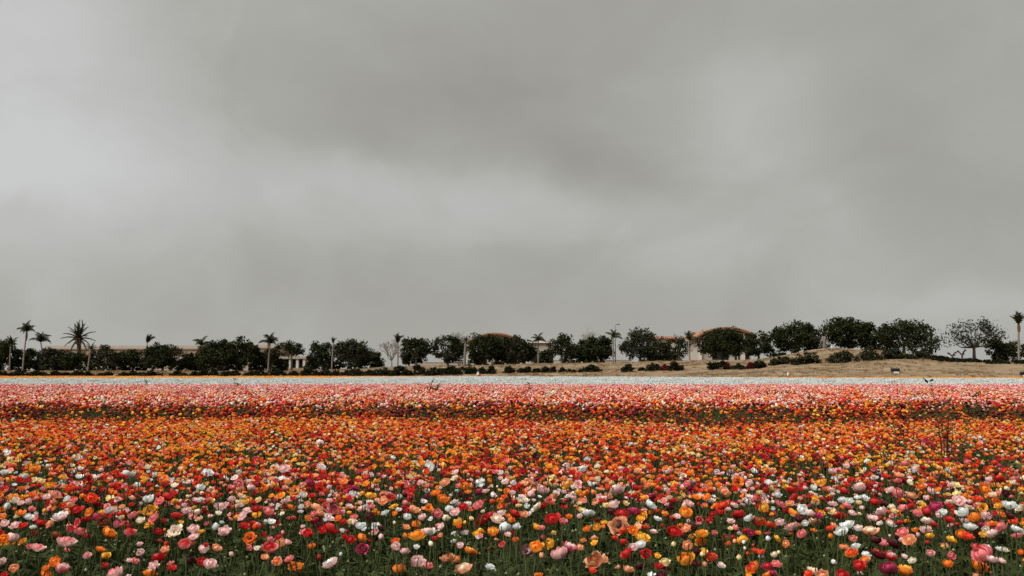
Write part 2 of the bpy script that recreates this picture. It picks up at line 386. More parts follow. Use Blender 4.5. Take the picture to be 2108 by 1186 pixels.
# barrel-roofed buildings
def barrel_building(name, pxa, pxb, yridge, yeave, Y, depth, label, pillars, windows, yground=743):
    a, b = at(pxa, 740, Y), at(pxb, 740, Y); zg = float(height((a.x + b.x) / 2, Y)) - .3
    ze, zr = at(pxa, yeave, Y).z - zg, at(pxa, yridge, Y).z - zg
    root = empty(name, ((a.x + b.x) / 2, Y, zg)); w = (b.x - a.x) / 2
    rise = zr - ze; rad = (w * w + rise * rise) / (2 * rise); half = math.asin(w / rad)
    arc = [(rad * math.sin(t), ze + rise - rad + rad * math.cos(t)) for t in np.linspace(-half, half, 19)]
    wi = w - .9
    mb = MB()                                              # wall with a curved head, as one solid
    top = [(x * wi / w, z - .55) for x, z in arc]
    vs = [(-wi, 0, 0), (wi, 0, 0)] + [(x, 0, z) for x, z in reversed(top)]
    n = len(vs); vs2 = [(x, depth, z) for x, _, z in vs]
    mb.add(vs + vs2, [tuple(range(n))] + [tuple(range(2 * n - 1, n - 1, -1))] + [(i, i + n, (i + 1) % n + n, (i + 1) % n) for i in range(n)])
    part(root, 'wall', mb, M_CREAM)
    mb = MB()
    for (y0, y1) in ((-1.2, depth + .6),):
        o_, i_ = arc, [(x, z - .5) for x, z in arc]
        m = len(arc)
        vs = [(x, y0, z) for x, z in o_] + [(x, y0, z) for x, z in i_] + [(x, y1, z) for x, z in o_] + [(x, y1, z) for x, z in i_]
        fs = []
        for i in range(m - 1):
            fs += [(i, i + m, i + m + 1, i + 1), (2 * m + i, 2 * m + i + 1, 3 * m + i + 1, 3 * m + i), (i, i + 1, 2 * m + i + 1, 2 * m + i), (m + i, 3 * m + i, 3 * m + i + 1, m + i + 1)]
        fs += [(0, 2 * m, 3 * m, m), (m - 1, 2 * m - 1, 4 * m - 1, 3 * m - 1)]
        mb.add(vs, fs)
    rf = part(root, 'roof', mb, M_ROOF)
    mb = MB()
    mb.tube([(x, -1.22, z - .26) for x, z in arc], [.07] * len(arc), 6)
    part(rf, 'fascia_moulding', mb, M_REDROOF, True)
    for px, wd in pillars:
        x = at(px, 740, Y).x - root.location.x
        zt_ = np.interp(x, [p[0] for p in arc], [p[1] for p in arc]) - .62
        block(root, 'pillar', M_PILLAR, x - wd / 2, x + wd / 2, -.6, -.05, 0, zt_)
    for px0, px1, yt, yb in windows:
        x0 = at(px0, 740, Y).x - root.location.x; x1 = at(px1, 740, Y).x - root.location.x
        z0, z1 = max(.1, at(px0, yb, Y).z - zg), at(px0, yt, Y).z - zg
        fr = block(root, 'window', M_FRAME, x0, x1, -.06, -.002, z0, z1)
        nn = max(1, int(round((x1 - x0) / 1.1)))
        for k in range(nn):
            xa, xb = x0 + (x1 - x0) * k / nn, x0 + (x1 - x0) * (k + 1) / nn
            block(fr, 'pane', M_GLASS, xa + .06, xb - .06, -.08, -.062, z0 + .08, z1 - .08)
    tag(root, label, 'building')
barrel_building('arched_building', 1434, 1556, 673.5, 691, 176, 14, 'cream building with curved rust-orange roof and tall pale pillar', [(1529, .62), (1441, .5)],
                [(1466, 1500, 700, 741), (1512, 1517, 719, 741), (1519.5, 1523, 719, 741), (1534, 1543, 728, 741)])
barrel_building('arched_building', 962, 1076, 685.5, 703, 196, 14, 'building with curved orange roof showing above the dense middle trees', [(980, .6)], [(985, 1012, 715, 740), (1020, 1040, 715, 740)])
def gabled(name, pxa, pxb, yr, ye, Y, depth, label, wallm, roofm):
    a, b = at(pxa, 740, Y), at(pxb, 740, Y); zg = float(height((a.x + b.x) / 2, Y)) - .3
    zr, ze = at(pxa, yr, Y).z - zg, at(pxa, ye, Y).z - zg
    root = empty(name, ((a.x + b.x) / 2, Y, zg)); w = (b.x - a.x) / 2
    block(root, 'wall', wallm, -w, w, 0, depth, 0, ze)
    mb = MB(); e_ = .5
    mb.add([(-w - e_, -e_, ze), (w + e_, -e_, ze), (w + e_, depth + e_, ze), (-w - e_, depth + e_, ze), (-w + 1.2, depth * .45, zr), (w - 1.2, depth * .45, zr)],
           [(0, 3, 2, 1), (0, 1, 5, 4), (2, 3, 4, 5), (1, 2, 5), (3, 0, 4)])
    rf = part(root, 'roof', mb, roofm)
    for k in range(3):
        cx = -w + (k + .5) * 2 * w / 3
        fr = block(root, 'window', M_FRAME, cx - .7, cx + .7, -.05, 0, 1.0, min(3.0, ze - .5))
        block(fr, 'pane', M_GLASS, cx - .6, cx + .6, -.07, -.052, 1.1, min(2.9, ze - .6))
    tag(root, label, 'building')
gabled('red_roofed_building', 1346, 1400, 691, 697, 215, 10, 'pale building with low red tiled roof between the middle trees', M_CREAM, M_REDROOF)
gabled('pale_house', 1092, 1140, 702, 706, 212, 9, 'small pale house wall seen through a gap beside a palm', M_CREAM, M_STUCCO)
# low garden wall behind the middle trees
for (pa, pb, yt, Y, lb) in ((846, 960, 745.5, 186, 'low pale stucco wall behind the trees beside the bare tree'), (1120, 1300, 741, 186, 'low pale stucco wall behind the trees beside the lamp post')):
    a, b = at(pa, 745, Y), at(pb, 745, Y); zg = float(height((a.x + b.x) / 2, Y)) - .3
    root = empty('garden_wall', ((a.x + b.x) / 2, Y, zg)); w = (b.x - a.x) / 2; h = at(pa, yt, Y).z - zg
    block(root, 'wall_panel', M_CREAM, -w, w, 0, .3, 0, h - .12)
    block(root, 'coping', M_STUCCO, -w - .05, w + .05, -.06, .36, h - .12, h)
    tag(root, lb, 'wall', kind='thing')

# ------------------------------------------------------------------ trees
def leaf_cloud(centres, radii, per, size, seed, up=0.3, flat=0.8):
    """many small leaf faces round each clump centre; returns verts, faces and a number for each leaf"""
    r = np.random.default_rng(seed)
    C = np.repeat(np.asarray(centres, float), per, 0); Rr = np.repeat(np.asarray(radii, float), per)
    n = len(C)
    d = r.normal(size=(n, 3)); d /= np.linalg.norm(d, axis=1)[:, None]
    rad = Rr * r.random(n) ** 0.45
    P = C + d * rad[:, None] * np.array([1, 1, flat])
    nrm = r.normal(size=(n, 3)) + d * 0.8 + np.array([0, 0, up]); nrm /= np.linalg.norm(nrm, axis=1)[:, None]
    t = np.cross(nrm, r.normal(size=(n, 3))); t /= np.linalg.norm(t, axis=1)[:, None]
    b = np.cross(nrm, t)
    s = size * (0.6 + 0.8 * r.random(n))[:, None]
    V = np.stack([P - t * s, P + b * s * .55, P + t * s, P - b * s * .55], 1).reshape(-1, 3)
    Fc = np.arange(n * 4).reshape(-1, 4)
    rnd = np.repeat(np.clip(np.repeat(r.random(len(centres)), per) * .6 + r.random(n) * .5, 0, 1), 4)
    return V, Fc, rnd
def cloud_mesh(name, V, Fc, rnd, m):
    me = bpy.data.meshes.new(name)
    me.vertices.add(len(V)); me.vertices.foreach_set('co', V.ravel())
    me.loops.add(Fc.size); me.loops.foreach_set('vertex_index', Fc.ravel())
    me.polygons.add(len(Fc)); me.polygons.foreach_set('loop_start', np.arange(0, Fc.size, 4)); me.polygons.foreach_set('loop_total', np.full(len(Fc), 4))
    me.update(calc_edges=True)
    fattr(me, 'rnd', rnd)
    me.materials.append(m)
    return me
SEED = [100]
def tree(px, ytop, pxl, pxr, Y, label, dens=1.0, m=None, ybot=None, trunkpx=None, base=None, name='tree', group='broadleaf trees along the bank', bark=None, lean=0.0, gaps=0.0, fork=False):
    SEED[0] += 1; r = np.random.default_rng(SEED[0])
    p0 = stand(trunkpx or px, Y)
    if base is not None: p0.z = min(p0.z, at(px, base, Y).z)
    zt = at(px, ytop, Y).z - p0.z
    pyb = proj(p0.x, p0.y, p0.z)[1]
    zb = (at(px, ybot, Y).z - p0.z) if ybot else zt * 0.05
    cx = at((pxl + pxr) / 2, 730, Y).x - p0.x
    hw = (pxr - pxl) / 2 * Y / F
    root = empty(name, p0)
    rc = .15 * (hw + (zt - zb) / 2)
    n = int(38 + 14 * hw)
    cs = []
    a3 = np.array([hw * 1.07 - rc * .2, max(1.2, hw * .85) - rc * .2, (zt - zb) / 2 * 1.04 - rc * .3])
    lobes = r.normal(size=(7, 3)); lobes /= np.linalg.norm(lobes, axis=1)[:, None]
    la = r.uniform(.0, .22, 7)
    while len(cs) < n:
        d = r.normal(size=3); d /= np.linalg.norm(d)
        if d[2] < -.75 and r.random() < .5: continue
        if d[2] < 0: d[:2] *= 1.08
        q = r.random() ** (1 / 3.2)
        k = 1 - .09 + sum(la[i] * max(0, d @ lobes[i]) ** 4 for i in range(7)) - .10 * r.random()
        p = d * q * k
        p = np.sign(p) * np.abs(p) ** .88
        if gaps and math.sin(p[0] * 7 + SEED[0]) * math.sin(p[2] * 6.3 + SEED[0] * 2) > 1.0 - gaps: continue
        cs.append(np.array([cx, 0, (zt + zb) / 2]) + p * a3)
    cs = np.array(cs)
    area = 4 * hw * (zt - zb)
    size = .21 if dens > .5 else .18
    per = int(np.clip(area * 74 * dens / n, 14, 190))
    rad = rc * r.uniform(.7, 1.35, n)
    V, Fc, rnd = leaf_cloud(cs, rad, per, size, SEED[0] + 900)
    link('crown', cloud_mesh('crown', V, Fc, rnd, m or M_TREE), root)
    mb = MB(); tr = .07 + .022 * hw + .012 * zt
    zf = zb + (zt - zb) * (.24 if not fork else .05)
    mb.tube([(0, 0, -.4), (.03, 0, zf * .5), (cx * .3 + lean * .5, 0, zf)], [tr * 1.25, tr, tr * .85], 7)
    for i in r.choice(n, min(n, 14), replace=False):
        c = cs[i]; s0 = np.array([cx * .3 + lean * .5, 0, zf - .05]); mid = (s0 + c) / 2 + np.array([0, 0, -.12 * np.linalg.norm(c - s0) * (1 if c[2] > zf else 0)])
        mb.tube([s0, mid, c], [tr * .6, tr * .38, tr * .12], 5)
    part(root, 'trunk', mb, bark or M_BARK, True)
    tag(root, label, 'tree', group)
    return root
T = [
 (6, 700, -30, 40, 178, 'dense dark tree at the bank with a low palm before it', 1, M_TREE),
 (60, 716, 36, 90, 180, 'dark bushy tree standing behind the thin leaning palm', 1, M_TREE),
 (108, 714, 84, 136, 176, 'olive-toned round tree between the leaning palm and the feathery date palm', .9, M_OLIVE),
 (152, 722, 124, 188, 174, 'low dark tree under the feathery date palm', 1, M_TREE),
 (213, 714, 184, 252, 175, 'olive-toned tree with pale twisting trunk beside the feathery date palm', .9, M_OLIVE),
 (274, 718, 246, 304, 178, 'rough dark tree between the olive tree and the windblown palm', .9, M_TREE),
 (335, 706, 298, 371, 174, 'dense dome-shaped dark tree behind the windblown palm', 1.1, M_TREE),
 (398, 724, 372, 428, 178, 'small dark tree beside the dense dome-shaped tree', 1, M_TREE),
 (448, 699, 410, 488, 173, 'broad dark tree grown together with a taller dark tree', 1.1, M_TREE),
 (494, 695, 462, 531, 175, 'taller dark tree grown together with a broad dark tree', 1.1, M_TREE),
 (556, 716, 530, 582, 177, 'dark tree behind the drooping palm next to the pavilion', 1, M_TREE),
 (600, 704, 568, 627, 174, 'loose tree spreading over the pavilion with white pillars', .7, M_TREE, 736),
 (664, 703, 634, 694, 176, 'ragged dark tree with open edge facing the pavilion', .8, M_TREE),
 (722, 698, 684, 762, 174, 'broad olive-dark tree with thin pale trunk above the long hedge', 1, M_OLIVE),
 (762, 719, 736, 786, 178, 'small dark tree next to the bare pale tree', .8, M_TREE),
 (856, 692, 824, 890, 172, 'dark tree with pale trunk beside the V-shaped palm', .8, M_TREE),
 (842, 732, 826, 866, 174, 'low olive bushy tree at the foot of the V-shaped palm', .9, M_OLIVE),
 (922, 690, 892, 958, 170, 'dark tree with several pale stems before the low pale wall', .9, M_TREE),
 (1000, 686, 964, 1034, 169, 'tall dense dark tree before the curved orange roof', 1.1, M_TREE),
 (1044, 692, 1012, 1084, 171, 'dense green tree under the curved orange roof', 1, M_OLIVE),
 (1080, 700, 1060, 1106, 173, 'narrow dark tree between the curved orange roof and a palm', .9, M_TREE),
 (1156, 685, 1128, 1184, 168, 'flat-topped dark tree with gaps beside the small pale house', .55, M_TREE),
 (1192, 700, 1168, 1220, 172, 'dark tree under bare twigs beside the flat-topped tree', .9, M_TREE),
 (1236, 690, 1204, 1264, 169, 'dense dark tree beside the lamp post', 1, M_TREE),
 (1318, 675, 1278, 1358, 166, 'tall tree with thin ragged top between the lamp post and red roof', .75, M_OLIVE),
 (1356, 706, 1330, 1384, 170, 'dark tree before the red-roofed building', .9, M_TREE),
 (1398, 690, 1372, 1424, 166, 'loose dark tree with many gaps beside a slanting palm', .45, M_TREE),
 (1487, 675, 1438, 1536, 160, 'large dark tree before the curved rust-orange roof', 1.0, M_TREE),
 (1562, 686, 1530, 1596, 155, 'dark leafy tree at the corner of the arched building', .9, M_TREE),
 (1637, 662, 1589, 1686, 158, 'dense round tree rising behind the mound', 1.15, M_TREE),
 (1750, 653, 1699, 1801, 162, 'densest and tallest round tree on the mound crest', 1.25, M_TREE),
 (1862, 657, 1804, 1922, 160, 'wide tree with see-through patches beyond the mound shrubs', .75, M_TREE),
 (2006, 656, 1952, 2063, 157, 'sparse open tree with forked trunk standing alone against the sky', .30, M_TREE, 718),
 (2054, 693, 2032, 2076, 160, 'small dark tree beside the sparse open tree', .9, M_TREE),
 (2086, 700, 2068, 2112, 158, 'slanting small tree at the foot of the tall palm', .6, M_TREE),
 (2150, 690, 2116, 2190, 162, 'dark tree past the tall palm at the end of the bank', 1, M_TREE),
 (-70, 704, -110, -30, 178, 'dark round tree past the low palm at the end of the bank', 1, M_TREE),
]
for t in T:
    px, yt, l, r_, Y, lb, dens, m = t[:8]
    yb = t[8] if len(t) > 8 else None
    tree(px, yt, l, r_, Y, lb, dens, m, ybot=yb, gaps=.3 if dens < .8 else 0, fork=dens < .4, bark=M_BARKD if dens < .35 else (M_TWIG if 'pale' in lb else M_BARK))

UNDER = [(-15, 30), (36, 28), (88, 30), (128, 30), (186, 32), (246, 30), (292, 30), (372, 30), (404, 34), (432, 30), (470, 40), (532, 34), (578, 24), (650, 30), (692, 34), (742, 34), (776, 18), (985, 26), (1030, 40), (1072, 36), (1122, 26), (1180, 34), (1222, 26), (1342, 36), (1380, 28), (1605, 24), (1690, 30), (1800, 34), (1906, 24), (2062, 22)]
UN = ['the low palm', 'the leaning palm', 'the olive round tree', 'the date palm', 'the short palm', 'the olive tree', 'the windblown palm', 'the dome-shaped tree', 'the small dark tree', 'the broad dark tree', 'the two grown-together trees', 'the drooping palm', 'the pavilion', 'the ragged tree', 'the thin palm', 'the olive-dark tree',
      'the bare pale tree', 'the stubby palm', 'the curved orange roof', 'the narrow dark tree', 'the small pale house', 'the flat-topped tree', 'the lamp post', 'the thin-topped tree', 'the red roof', 'the corner tree', 'the spiky palm', 'the tallest round tree', 'the wide tree', 'the sparse tree']
for (px, wpx), nb in zip(UNDER, UN):
    SEED[0] += 1; r = np.random.default_rng(SEED[0]); Y = 180.0
    p0 = stand(px, Y); root = empty('bush', p0); hw = wpx / 2 * 1.6 * Y / F; H = r.uniform(2.4, 3.3)
    n = 34; a = r.normal(size=(n, 3)); a /= np.linalg.norm(a, axis=1)[:, None]; a[:, 2] = np.abs(a[:, 2]); cs = a * (r.random(n) ** .4)[:, None] * np.array([hw, 1.0, H * .85])
    V, Fc, rnd = leaf_cloud(cs, np.full(n, .45), 34, .2, SEED[0])
    link('foliage', cloud_mesh('foliage', V, Fc, rnd, M_TREE if r.random() < .7 else M_OLIVE), root)
    mb = MB()
    for k in range(4): mb.tube([(0, 0, -.3), tuple(cs[k] * .5), tuple(cs[k])], [.06, .04, .02], 5)
    part(root, 'stem', mb, M_BARKD, True)
    tag(root, f'dark bush filling the gap between trunks behind {nb}', 'bush', 'bushes between the trees')

# bare trees: only branches
def bare_tree(px, ytop, hwpx, Y, label, seed, base=None, n0=9):
    r = np.random.default_rng(seed)
    p0 = stand(px, Y); root = empty('bare_tree', p0)
    H = at(px, ytop, Y).z - p0.z; hw = hwpx * Y / F
    tr_, br = MB(), MB()
    fork = H * .22
    tr_.tube([(0, 0, -.3), (.05, 0, fork * .6), (0, 0, fork)], [.15, .12, .10], 6)
    part(root, 'trunk', tr_, M_TWIG, True)
    def grow(p, d, L, rad, lev):
        q = p + d * L
        mid = (p + q) / 2 + Vector(r.normal(size=3) * L * .06)
        br.tube([p, mid, q], [max(.02, rad), max(.018, rad * .8), max(.016, rad * .6)], 4)
        if lev == 0: return
        for k in range(r.integers(2, 4)):
            dd = (d + Vector(r.normal(size=3) * .55) + Vector((0, 0, .15))).normalized()
            grow(p + d * L * r.uniform(.6, 1.0), dd, L * r.uniform(.6, .8), rad * .6, lev - 1)
    for k in range(n0):
        a = 2 * math.pi * k / n0 + r.random()
        sl = r.uniform(.25, .9) * hw / (H - fork) * 2.1
        d = Vector((math.cos(a) * sl, math.sin(a) * sl, 1)).normalized()
        grow(Vector((0, 0, fork)), d, (H - fork) * .40, .085, 4)
    part(root, 'branches', br, M_TWIG)
    tag(root, label, 'tree', 'leafless trees on the bank')
bare_tree(806, 696, 26, 171, 'bare pale leafless tree beside the V-shaped palm', 5)
bare_tree(944, 683, 18, 184, 'bare pale tree rising behind the tree with several stems', 6)
bare_tree(1222, 674, 26, 182, 'bare twiggy tree rising behind the dense tree at the lamp post', 7)
bare_tree(1692, 690, 14, 160, 'small bare scrubby tree between the two dense round trees', 8, n0=5)
# pruned stumps beside the sparse tree
for px, yt, lb, pts in ((1981, 720, 'dark pruned stump forking like a Y beside the sparse tree', [(0, .0, 1.0, .9), (-.5, .55)]), (1961, 725, 'short dark pruned stump at the hedge end', [(0, 0, .6, .6), (-.5, .4)])):
    p0 = stand(px, 156); root = empty('tree_stump', p0); H = at(px, yt, 156).z - p0.z
    mb = MB(); mb.tube([(0, 0, -.3), (.05, 0, H * .4), (.1, 0, H * .5)], [.18, .15, .14], 7)
    part(root, 'trunk', mb, M_BARKD, True)
    for sx in (-1, .55, .95):
        b_ = MB(); b_.tube([(.08, 0, H * .42), (sx * .35, .05, H * .72), (sx * .62, 0, H * (1 if sx > .9 else .85))], [.12, .10, .085], 6)
        part(root, 'limb', b_, M_BARKD, True)
    for q, (cc, rr) in enumerate((((.6, 0, H * .95), .22), ((-.6, 0, H * .82), .22), ((.3, 0, H * .6), .2))):
        V, Fc, rnd = leaf_cloud([cc], [rr], 24, .11, 60 + px + q)
        link('foliage', cloud_mesh('foliage', V, Fc, rnd, M_TREE), root)
    tag(root, lb, 'tree stump')

# palms
def frond_mesh(L, droop, width, n=9, seed=0, leaf=.5, vee=.5):
    """one feather frond: arching rib along +X with paired leaflets"""
    r = np.random.default_rng(seed)
    mb = MB(); pts = []
    ang = R(62)
    p = Vector((0, 0, 0)); step = L / n
    for i in range(n + 1):
        pts.append(p.copy())
        a = ang - droop * (i / n) ** 1.25
        p = p + Vector((math.cos(a), 0, math.sin(a))) * step
    mb.tube(pts, [.045 * (1 - .8 * i / n) + .008 for i in range(n + 1)], 4)
    for i in range(n * 2):
        t = .12 + .88 * i / (n * 2 - 1)
        k = min(int(t * n), n - 1); f = t * n - k
        q = pts[k].lerp(pts[k + 1], f); d = (pts[k + 1] - pts[k]).normalized()
        ll = leaf * math.sin(math.pi * min(1, .2 + .75 * t)) * (.85 + .3 * r.random())
        for s in (-1, 1):
            side = Vector((0, s, 0)); upv = d.cross(side) * s
            tip = q + (d * .75 + side * .8 - Vector((0, 0, vee + .3 * r.random()))).normalized() * ll
            wv = d * width
            mb.add([q - wv * .5, q + wv * .5, tip + wv * .12, tip - wv * .12], [(0, 1, 2, 3)])
    return mb
FR = {}
def fronds(kind):
    if kind not in FR:
        L = {'date': (1.0, R(45), .05, .12, .15), 'queen': (1.0, R(130), .06, .25, .8), 'stiff': (1.0, R(80), .06, .22, .45)}[kind]
        FR[kind] = []
        for s in range(4):
            mb = frond_mesh(1.0, L[1] * (.8 + .13 * s), L[2], 8, s + 3, L[3], L[4])
            me = mb.mesh('frond', M_FROND); FR[kind].append(me)
            fattr(me, 'rnd', np.full(len(me.vertices), .25 * s))
    return FR[kind]
def palm(pxb, pxt, ycrown, Y, kind, Lpx, n, label, wind=0.0, spread=(10, 75), trad=.115, boot=0.0, trunkm=None, seed=0, span=None):
    r = np.random.default_rng(seed + int(pxb) + 7777)
    p0 = stand(pxb, Y); root = empty('palm_tree', p0)
    c = at(pxt, ycrown + (0 if kind == 'date' or pxb < 60 or pxb > 2000 else 3), Y) - p0; L = Lpx * Y / F * (1.0 if kind == 'date' else .95 if 900 < pxb < 1500 else 1.1)
    mb = MB()
    K = 9
    ptsl = [Vector((c.x * (t ** 1.5), 0, -.3 * (1 - t) + c.z * t)) for t in np.linspace(0, 1, K)]
    rad = [trad * (1.25 - .35 * t + (.05 if i % 2 else 0)) for i, t in enumerate(np.linspace(0, 1, K))]
    mb.tube(ptsl, rad, 8)
    tk = part(root, 'trunk', mb, trunkm or M_PALMBARK, True)
    if boot:
        b_ = MB(); z1 = c.z
        b_.tube([(c.x * .92, 0, z1 - boot), (c.x, 0, z1 - boot * .5), (c.x, 0, z1 + .15)], [trad * 1.15, trad * 1.9, trad * 1.2], 9)
        part(root, 'leaf_base', b_, M_PALMBOOT, True)
    ms = fronds(kind)
    for i in range(n):
        az = 2 * math.pi * (i * .618) + r.normal() * .15
        el = spread[0] + (spread[1] - spread[0]) * ((i + .5) / n)           # how far the frond leans from its own rest
        # the frond mesh leaves at 62 degrees up: tilt it about its own side axis
        if wind:
            dx = math.cos(az) + wind; dy = math.sin(az); az = math.atan2(dy, dx)
        s = L * r.uniform(.85, 1.1)
        M = Matrix.Translation((c.x, 0, c.z)) @ Matrix.Rotation(az, 4, 'Z') @ Matrix.Rotation(R(el - 30), 4, 'Y') @ Matrix.Diagonal((s, s, s, 1))
        o = link('frond', ms[i % 4], root); o.matrix_local = M
    tag(root, label, 'palm tree', 'palm trees along the bank')
palm(47, 55, 683, 166, 'queen', 23, 13, 'slender leaning palm with drooping crown and pale ringed trunk', wind=.15, boot=1.6, spread=(-25, 55))
palm(90, 84, 701, 182, 'queen', 23, 11, 'palm with arching fronds behind the olive-toned round tree', wind=.2, spread=(-25, 50))
palm(163, 162, 697, 183, 'date', 37, 26, 'feathery date palm with full starburst crown and thick trunk', trad=.36, boot=1.2, spread=(-30, 128), trunkm=M_BARKD)
palm(181, 187, 716, 168, 'stiff', 15, 9, 'short palm with pale trunk next to the feathery date palm', wind=.3, spread=(0, 80))
palm(300, 303, 703, 181, 'stiff', 20, 10, 'windblown palm with its fronds swept to one side', wind=1.2, spread=(-20, 40))
palm(423, 415, 708, 180, 'queen', 22, 9, 'palm with drooping fronds at the edge of the broad dark tree', wind=-.4, spread=(-10, 60))
palm(552, 556, 704, 168, 'queen', 25, 12, 'drooping palm beside the pavilion with white pillars', spread=(-20, 65))
palm(683, 686, 704, 168, 'stiff', 13, 7, 'thin palm with a narrow tufted crown above the long hedge', spread=(-30, 20))
palm(819, 819, 703, 166, 'queen', 22, 7, 'palm with a V-shaped crown next to the bare pale tree', spread=(-34, 10))
palm(956, 959, 699, 165, 'stiff', 14, 13, 'stubby palm with shaggy crown and pale trunk', trad=.22, spread=(-10, 120))
palm(1108, 1108, 698, 164, 'queen', 22, 10, 'palm with curling fronds before the small pale house', spread=(-10, 80))
palm(1262, 1263, 692, 163, 'queen', 24, 9, 'palm with pale bare trunk standing at the lamp post', wind=.5, spread=(-20, 70))
palm(1420, 1417, 697, 160, 'stiff', 25, 9, 'palm with fronds slanting over the arched building', wind=.9, spread=(-25, 60))
palm(2098, 2097, 668, 150, 'stiff', 25, 15, 'tall palm at the end of the bank with upright crown', boot=1.3, spread=(-32, 30), trad=.14)
palm(20, 22, 712, 172, 'stiff', 20, 12, 'low palm with fan of stiff fronds before the dense tree', spread=(-30, 60))
palm(1697, 1698, 693, 156, 'date', 24, 12, 'spiky low palm between the two dense round trees', spread=(-30, 10), trad=.2)

# ------------------------------------------------------------------ shrubs on the bank
def shrub(pxl, pxr, ytop, ybot, label, m=M_SHRUB, name='shrub', flat=1.0, box=False, group='clipped shrubs along the foot of the bank'):
    SEED[0] += 1; r = np.random.default_rng(SEED[0])
    px = (pxl + pxr) / 2
    p0 = ground_at(px, ybot - .4); Y = p0.y
    root = empty(name, p0)
    hw = (pxr - pxl) / 2 * Y / F * 1.06; H = max(.35, (ybot - ytop) * Y / F) * 1.14
    n = int(22 + 26 * hw)
    cs = []
    while len(cs) < n:
        x = r.uniform(-1, 1); z = r.random(); y = r.uniform(-1, 1)
        lim = (1 - abs(x) ** (6 if box else 2.4)) * (1 - abs(y) ** 3)
        if z > lim * (.9 + .1 * math.sin(x * 5 + SEED[0])): continue
        cs.append((x * hw * .92, y * min(hw, 1.6) * .8, z * H * .86 + .05))
    cs = np.array(cs)
    cs[:, 2] += height(p0.x + cs[:, 0], p0.y + cs[:, 1]) - p0.z
    per = int(np.clip(hw * H * 330 / n, 26, 110))
    V, Fc, rnd = leaf_cloud(cs, np.full(n, .17 + .10 * H), per, .13, SEED[0] + 500, flat=.75)
    link('foliage', cloud_mesh('foliage', V, Fc, rnd, m), root)
    mb = MB()
    for k in range(5):
        c = cs[r.integers(n)]
        mb.tube([(0, 0, -.25), (c[0] * .4, c[1] * .4, max(.1, c[2] * .5)), tuple(c)], [.05, .035, .015], 5)
    part(root, 'stem', mb, M_BARKD, True)
    tag(root, label, 'shrub', group)
S = [(-40, -12, 767, 776, 'low'), (-8, 13, 767, 776, 'low'), (16, 58, 764, 776, 'broad'), (52, 98, 766, 776, 'broad'), (104, 126, 768, 776, 'small'), (128, 142, 769, 776, 'small'), (143, 190, 766, 776, 'broad'),
     (199, 233, 769, 776, 'low'), (246, 292, 767, 776, 'low'), (286, 332, 765, 776, 'broad'), (348, 388, 767, 776, 'broad'), (391, 420, 768, 776, 'low'), (412, 450, 757, 776, 'tall'), (450, 498, 767, 776, 'low'),
     (504, 550, 764, 776, 'broad'), (544, 592, 763, 776, 'broad'), (596, 611, 766, 776, 'small'), (617, 662, 760, 776, 'tall'), (656, 704, 761, 776, 'broad'), (698, 748, 762, 776, 'broad'), (738, 772, 766, 776, 'low'),
     (764, 806, 759, 775, 'broad'), (800, 846, 757, 774, 'tall'), (840, 884, 756, 773, 'tall'), (878, 918, 760, 773, 'broad'), (914, 938, 754, 771.5, 'tall'), (936, 986, 757, 771, 'broad'), (980, 1000, 761, 770, 'low'),
     (1001, 1023, 754.5, 770, 'tall'), (1035, 1063, 756.5, 769, 'round'), (1064, 1082, 760.5, 768, 'low'), (1079, 1093, 755, 768, 'round'), (1096, 1113, 760, 768, 'round'), (1114, 1133, 755, 767.5, 'round'), (1133, 1145, 756, 767, 'round'),
     (1150, 1166, 759, 767, 'round'), (1168, 1176, 764, 767.5, 'tiny'), (1177, 1184, 764, 767.5, 'tiny'), (1190, 1200, 763, 767, 'tiny'), (1197, 1238, 751.5, 766.5, 'broad'), (1278, 1306, 752, 766, 'round'), (1314, 1328, 758.5, 764, 'small'),
     (1326, 1364, 749, 764, 'round'), (1374, 1408, 745.5, 763.5, 'round')]
prev = None
near = {(-60, 200): 'by the date palm', (200, 400): 'by the windblown palm', (400, 520): 'under the two broad trees', (520, 640): 'by the pavilion', (640, 790): 'under the thin palm', (790, 900): 'by the bare tree', (900, 1030): 'by the stubby palm',
        (1030, 1130): 'under the curved orange roof', (1130, 1260): 'below the flat-topped tree', (1260, 1330): 'below the lamp post', (1330, 1420): 'below the slanting palm'}
def shrub_label(l, r_, kind):
    nb = [v for (a, b), v in near.items() if a <= (l + r_) / 2 < b]
    return f"{kind} dark green shrub at the bank's foot {nb[0] if nb else 'at the bank end'}"
alike = [shrub_label(l, r_, k) for (l, r_, _, _, k) in S]; counted = {}
for (l, r_, yt, yb, kind), lb in zip(S, alike):
    counted[lb] = counted.get(lb, 0) + 1
    if alike.count(lb) > 1: lb2 = lb + f", {('first', 'second', 'third', 'fourth', 'fifth', 'sixth')[counted[lb] - 1]} towards mound"
    else: lb2 = lb
    g_ = 4.0 if 615 <= l < 1000 else 3.0 if l < 615 else 0.0
    shrub(l - g_, r_ + g_, yt - (2.0 if l < 615 else 3.0 if l < 1000 else .5), yb, lb2)
shrub(1360, 1378, 750, 763, 'small reddish shrub squeezed between two round green shrubs', M_REDLEAF)
shrub(1454, 1500, 745, 761, 'box-shaped dark hedge shrub before the arched building', box=True)
shrub(1490, 1502, 748, 761, 'small red-tinged shrub at the end of the box-shaped hedge', M_REDLEAF)
shrub(1504, 1534, 750, 761, 'straggly brown and green scrub before the arched building', M_SHRUB2)
shrub(1534, 1556, 747.5, 759.5, 'bright red-leaved shrub on the bank before the arched building', M_REDLEAF)
shrub(1548, 1576, 741, 758, 'dark shrub at the trunk of the corner tree by the red-leaved shrub')
g2 = 'spreading shrubs on the mound'
shrub(1581, 1634, 735, 751, 'low spreading shrub at the foot of the mound', M_SHRUB2, group=g2)
shrub(1624, 1693, 723.5, 749, 'broad spreading shrub climbing the mound with sloping top', M_SHRUB2, group=g2)
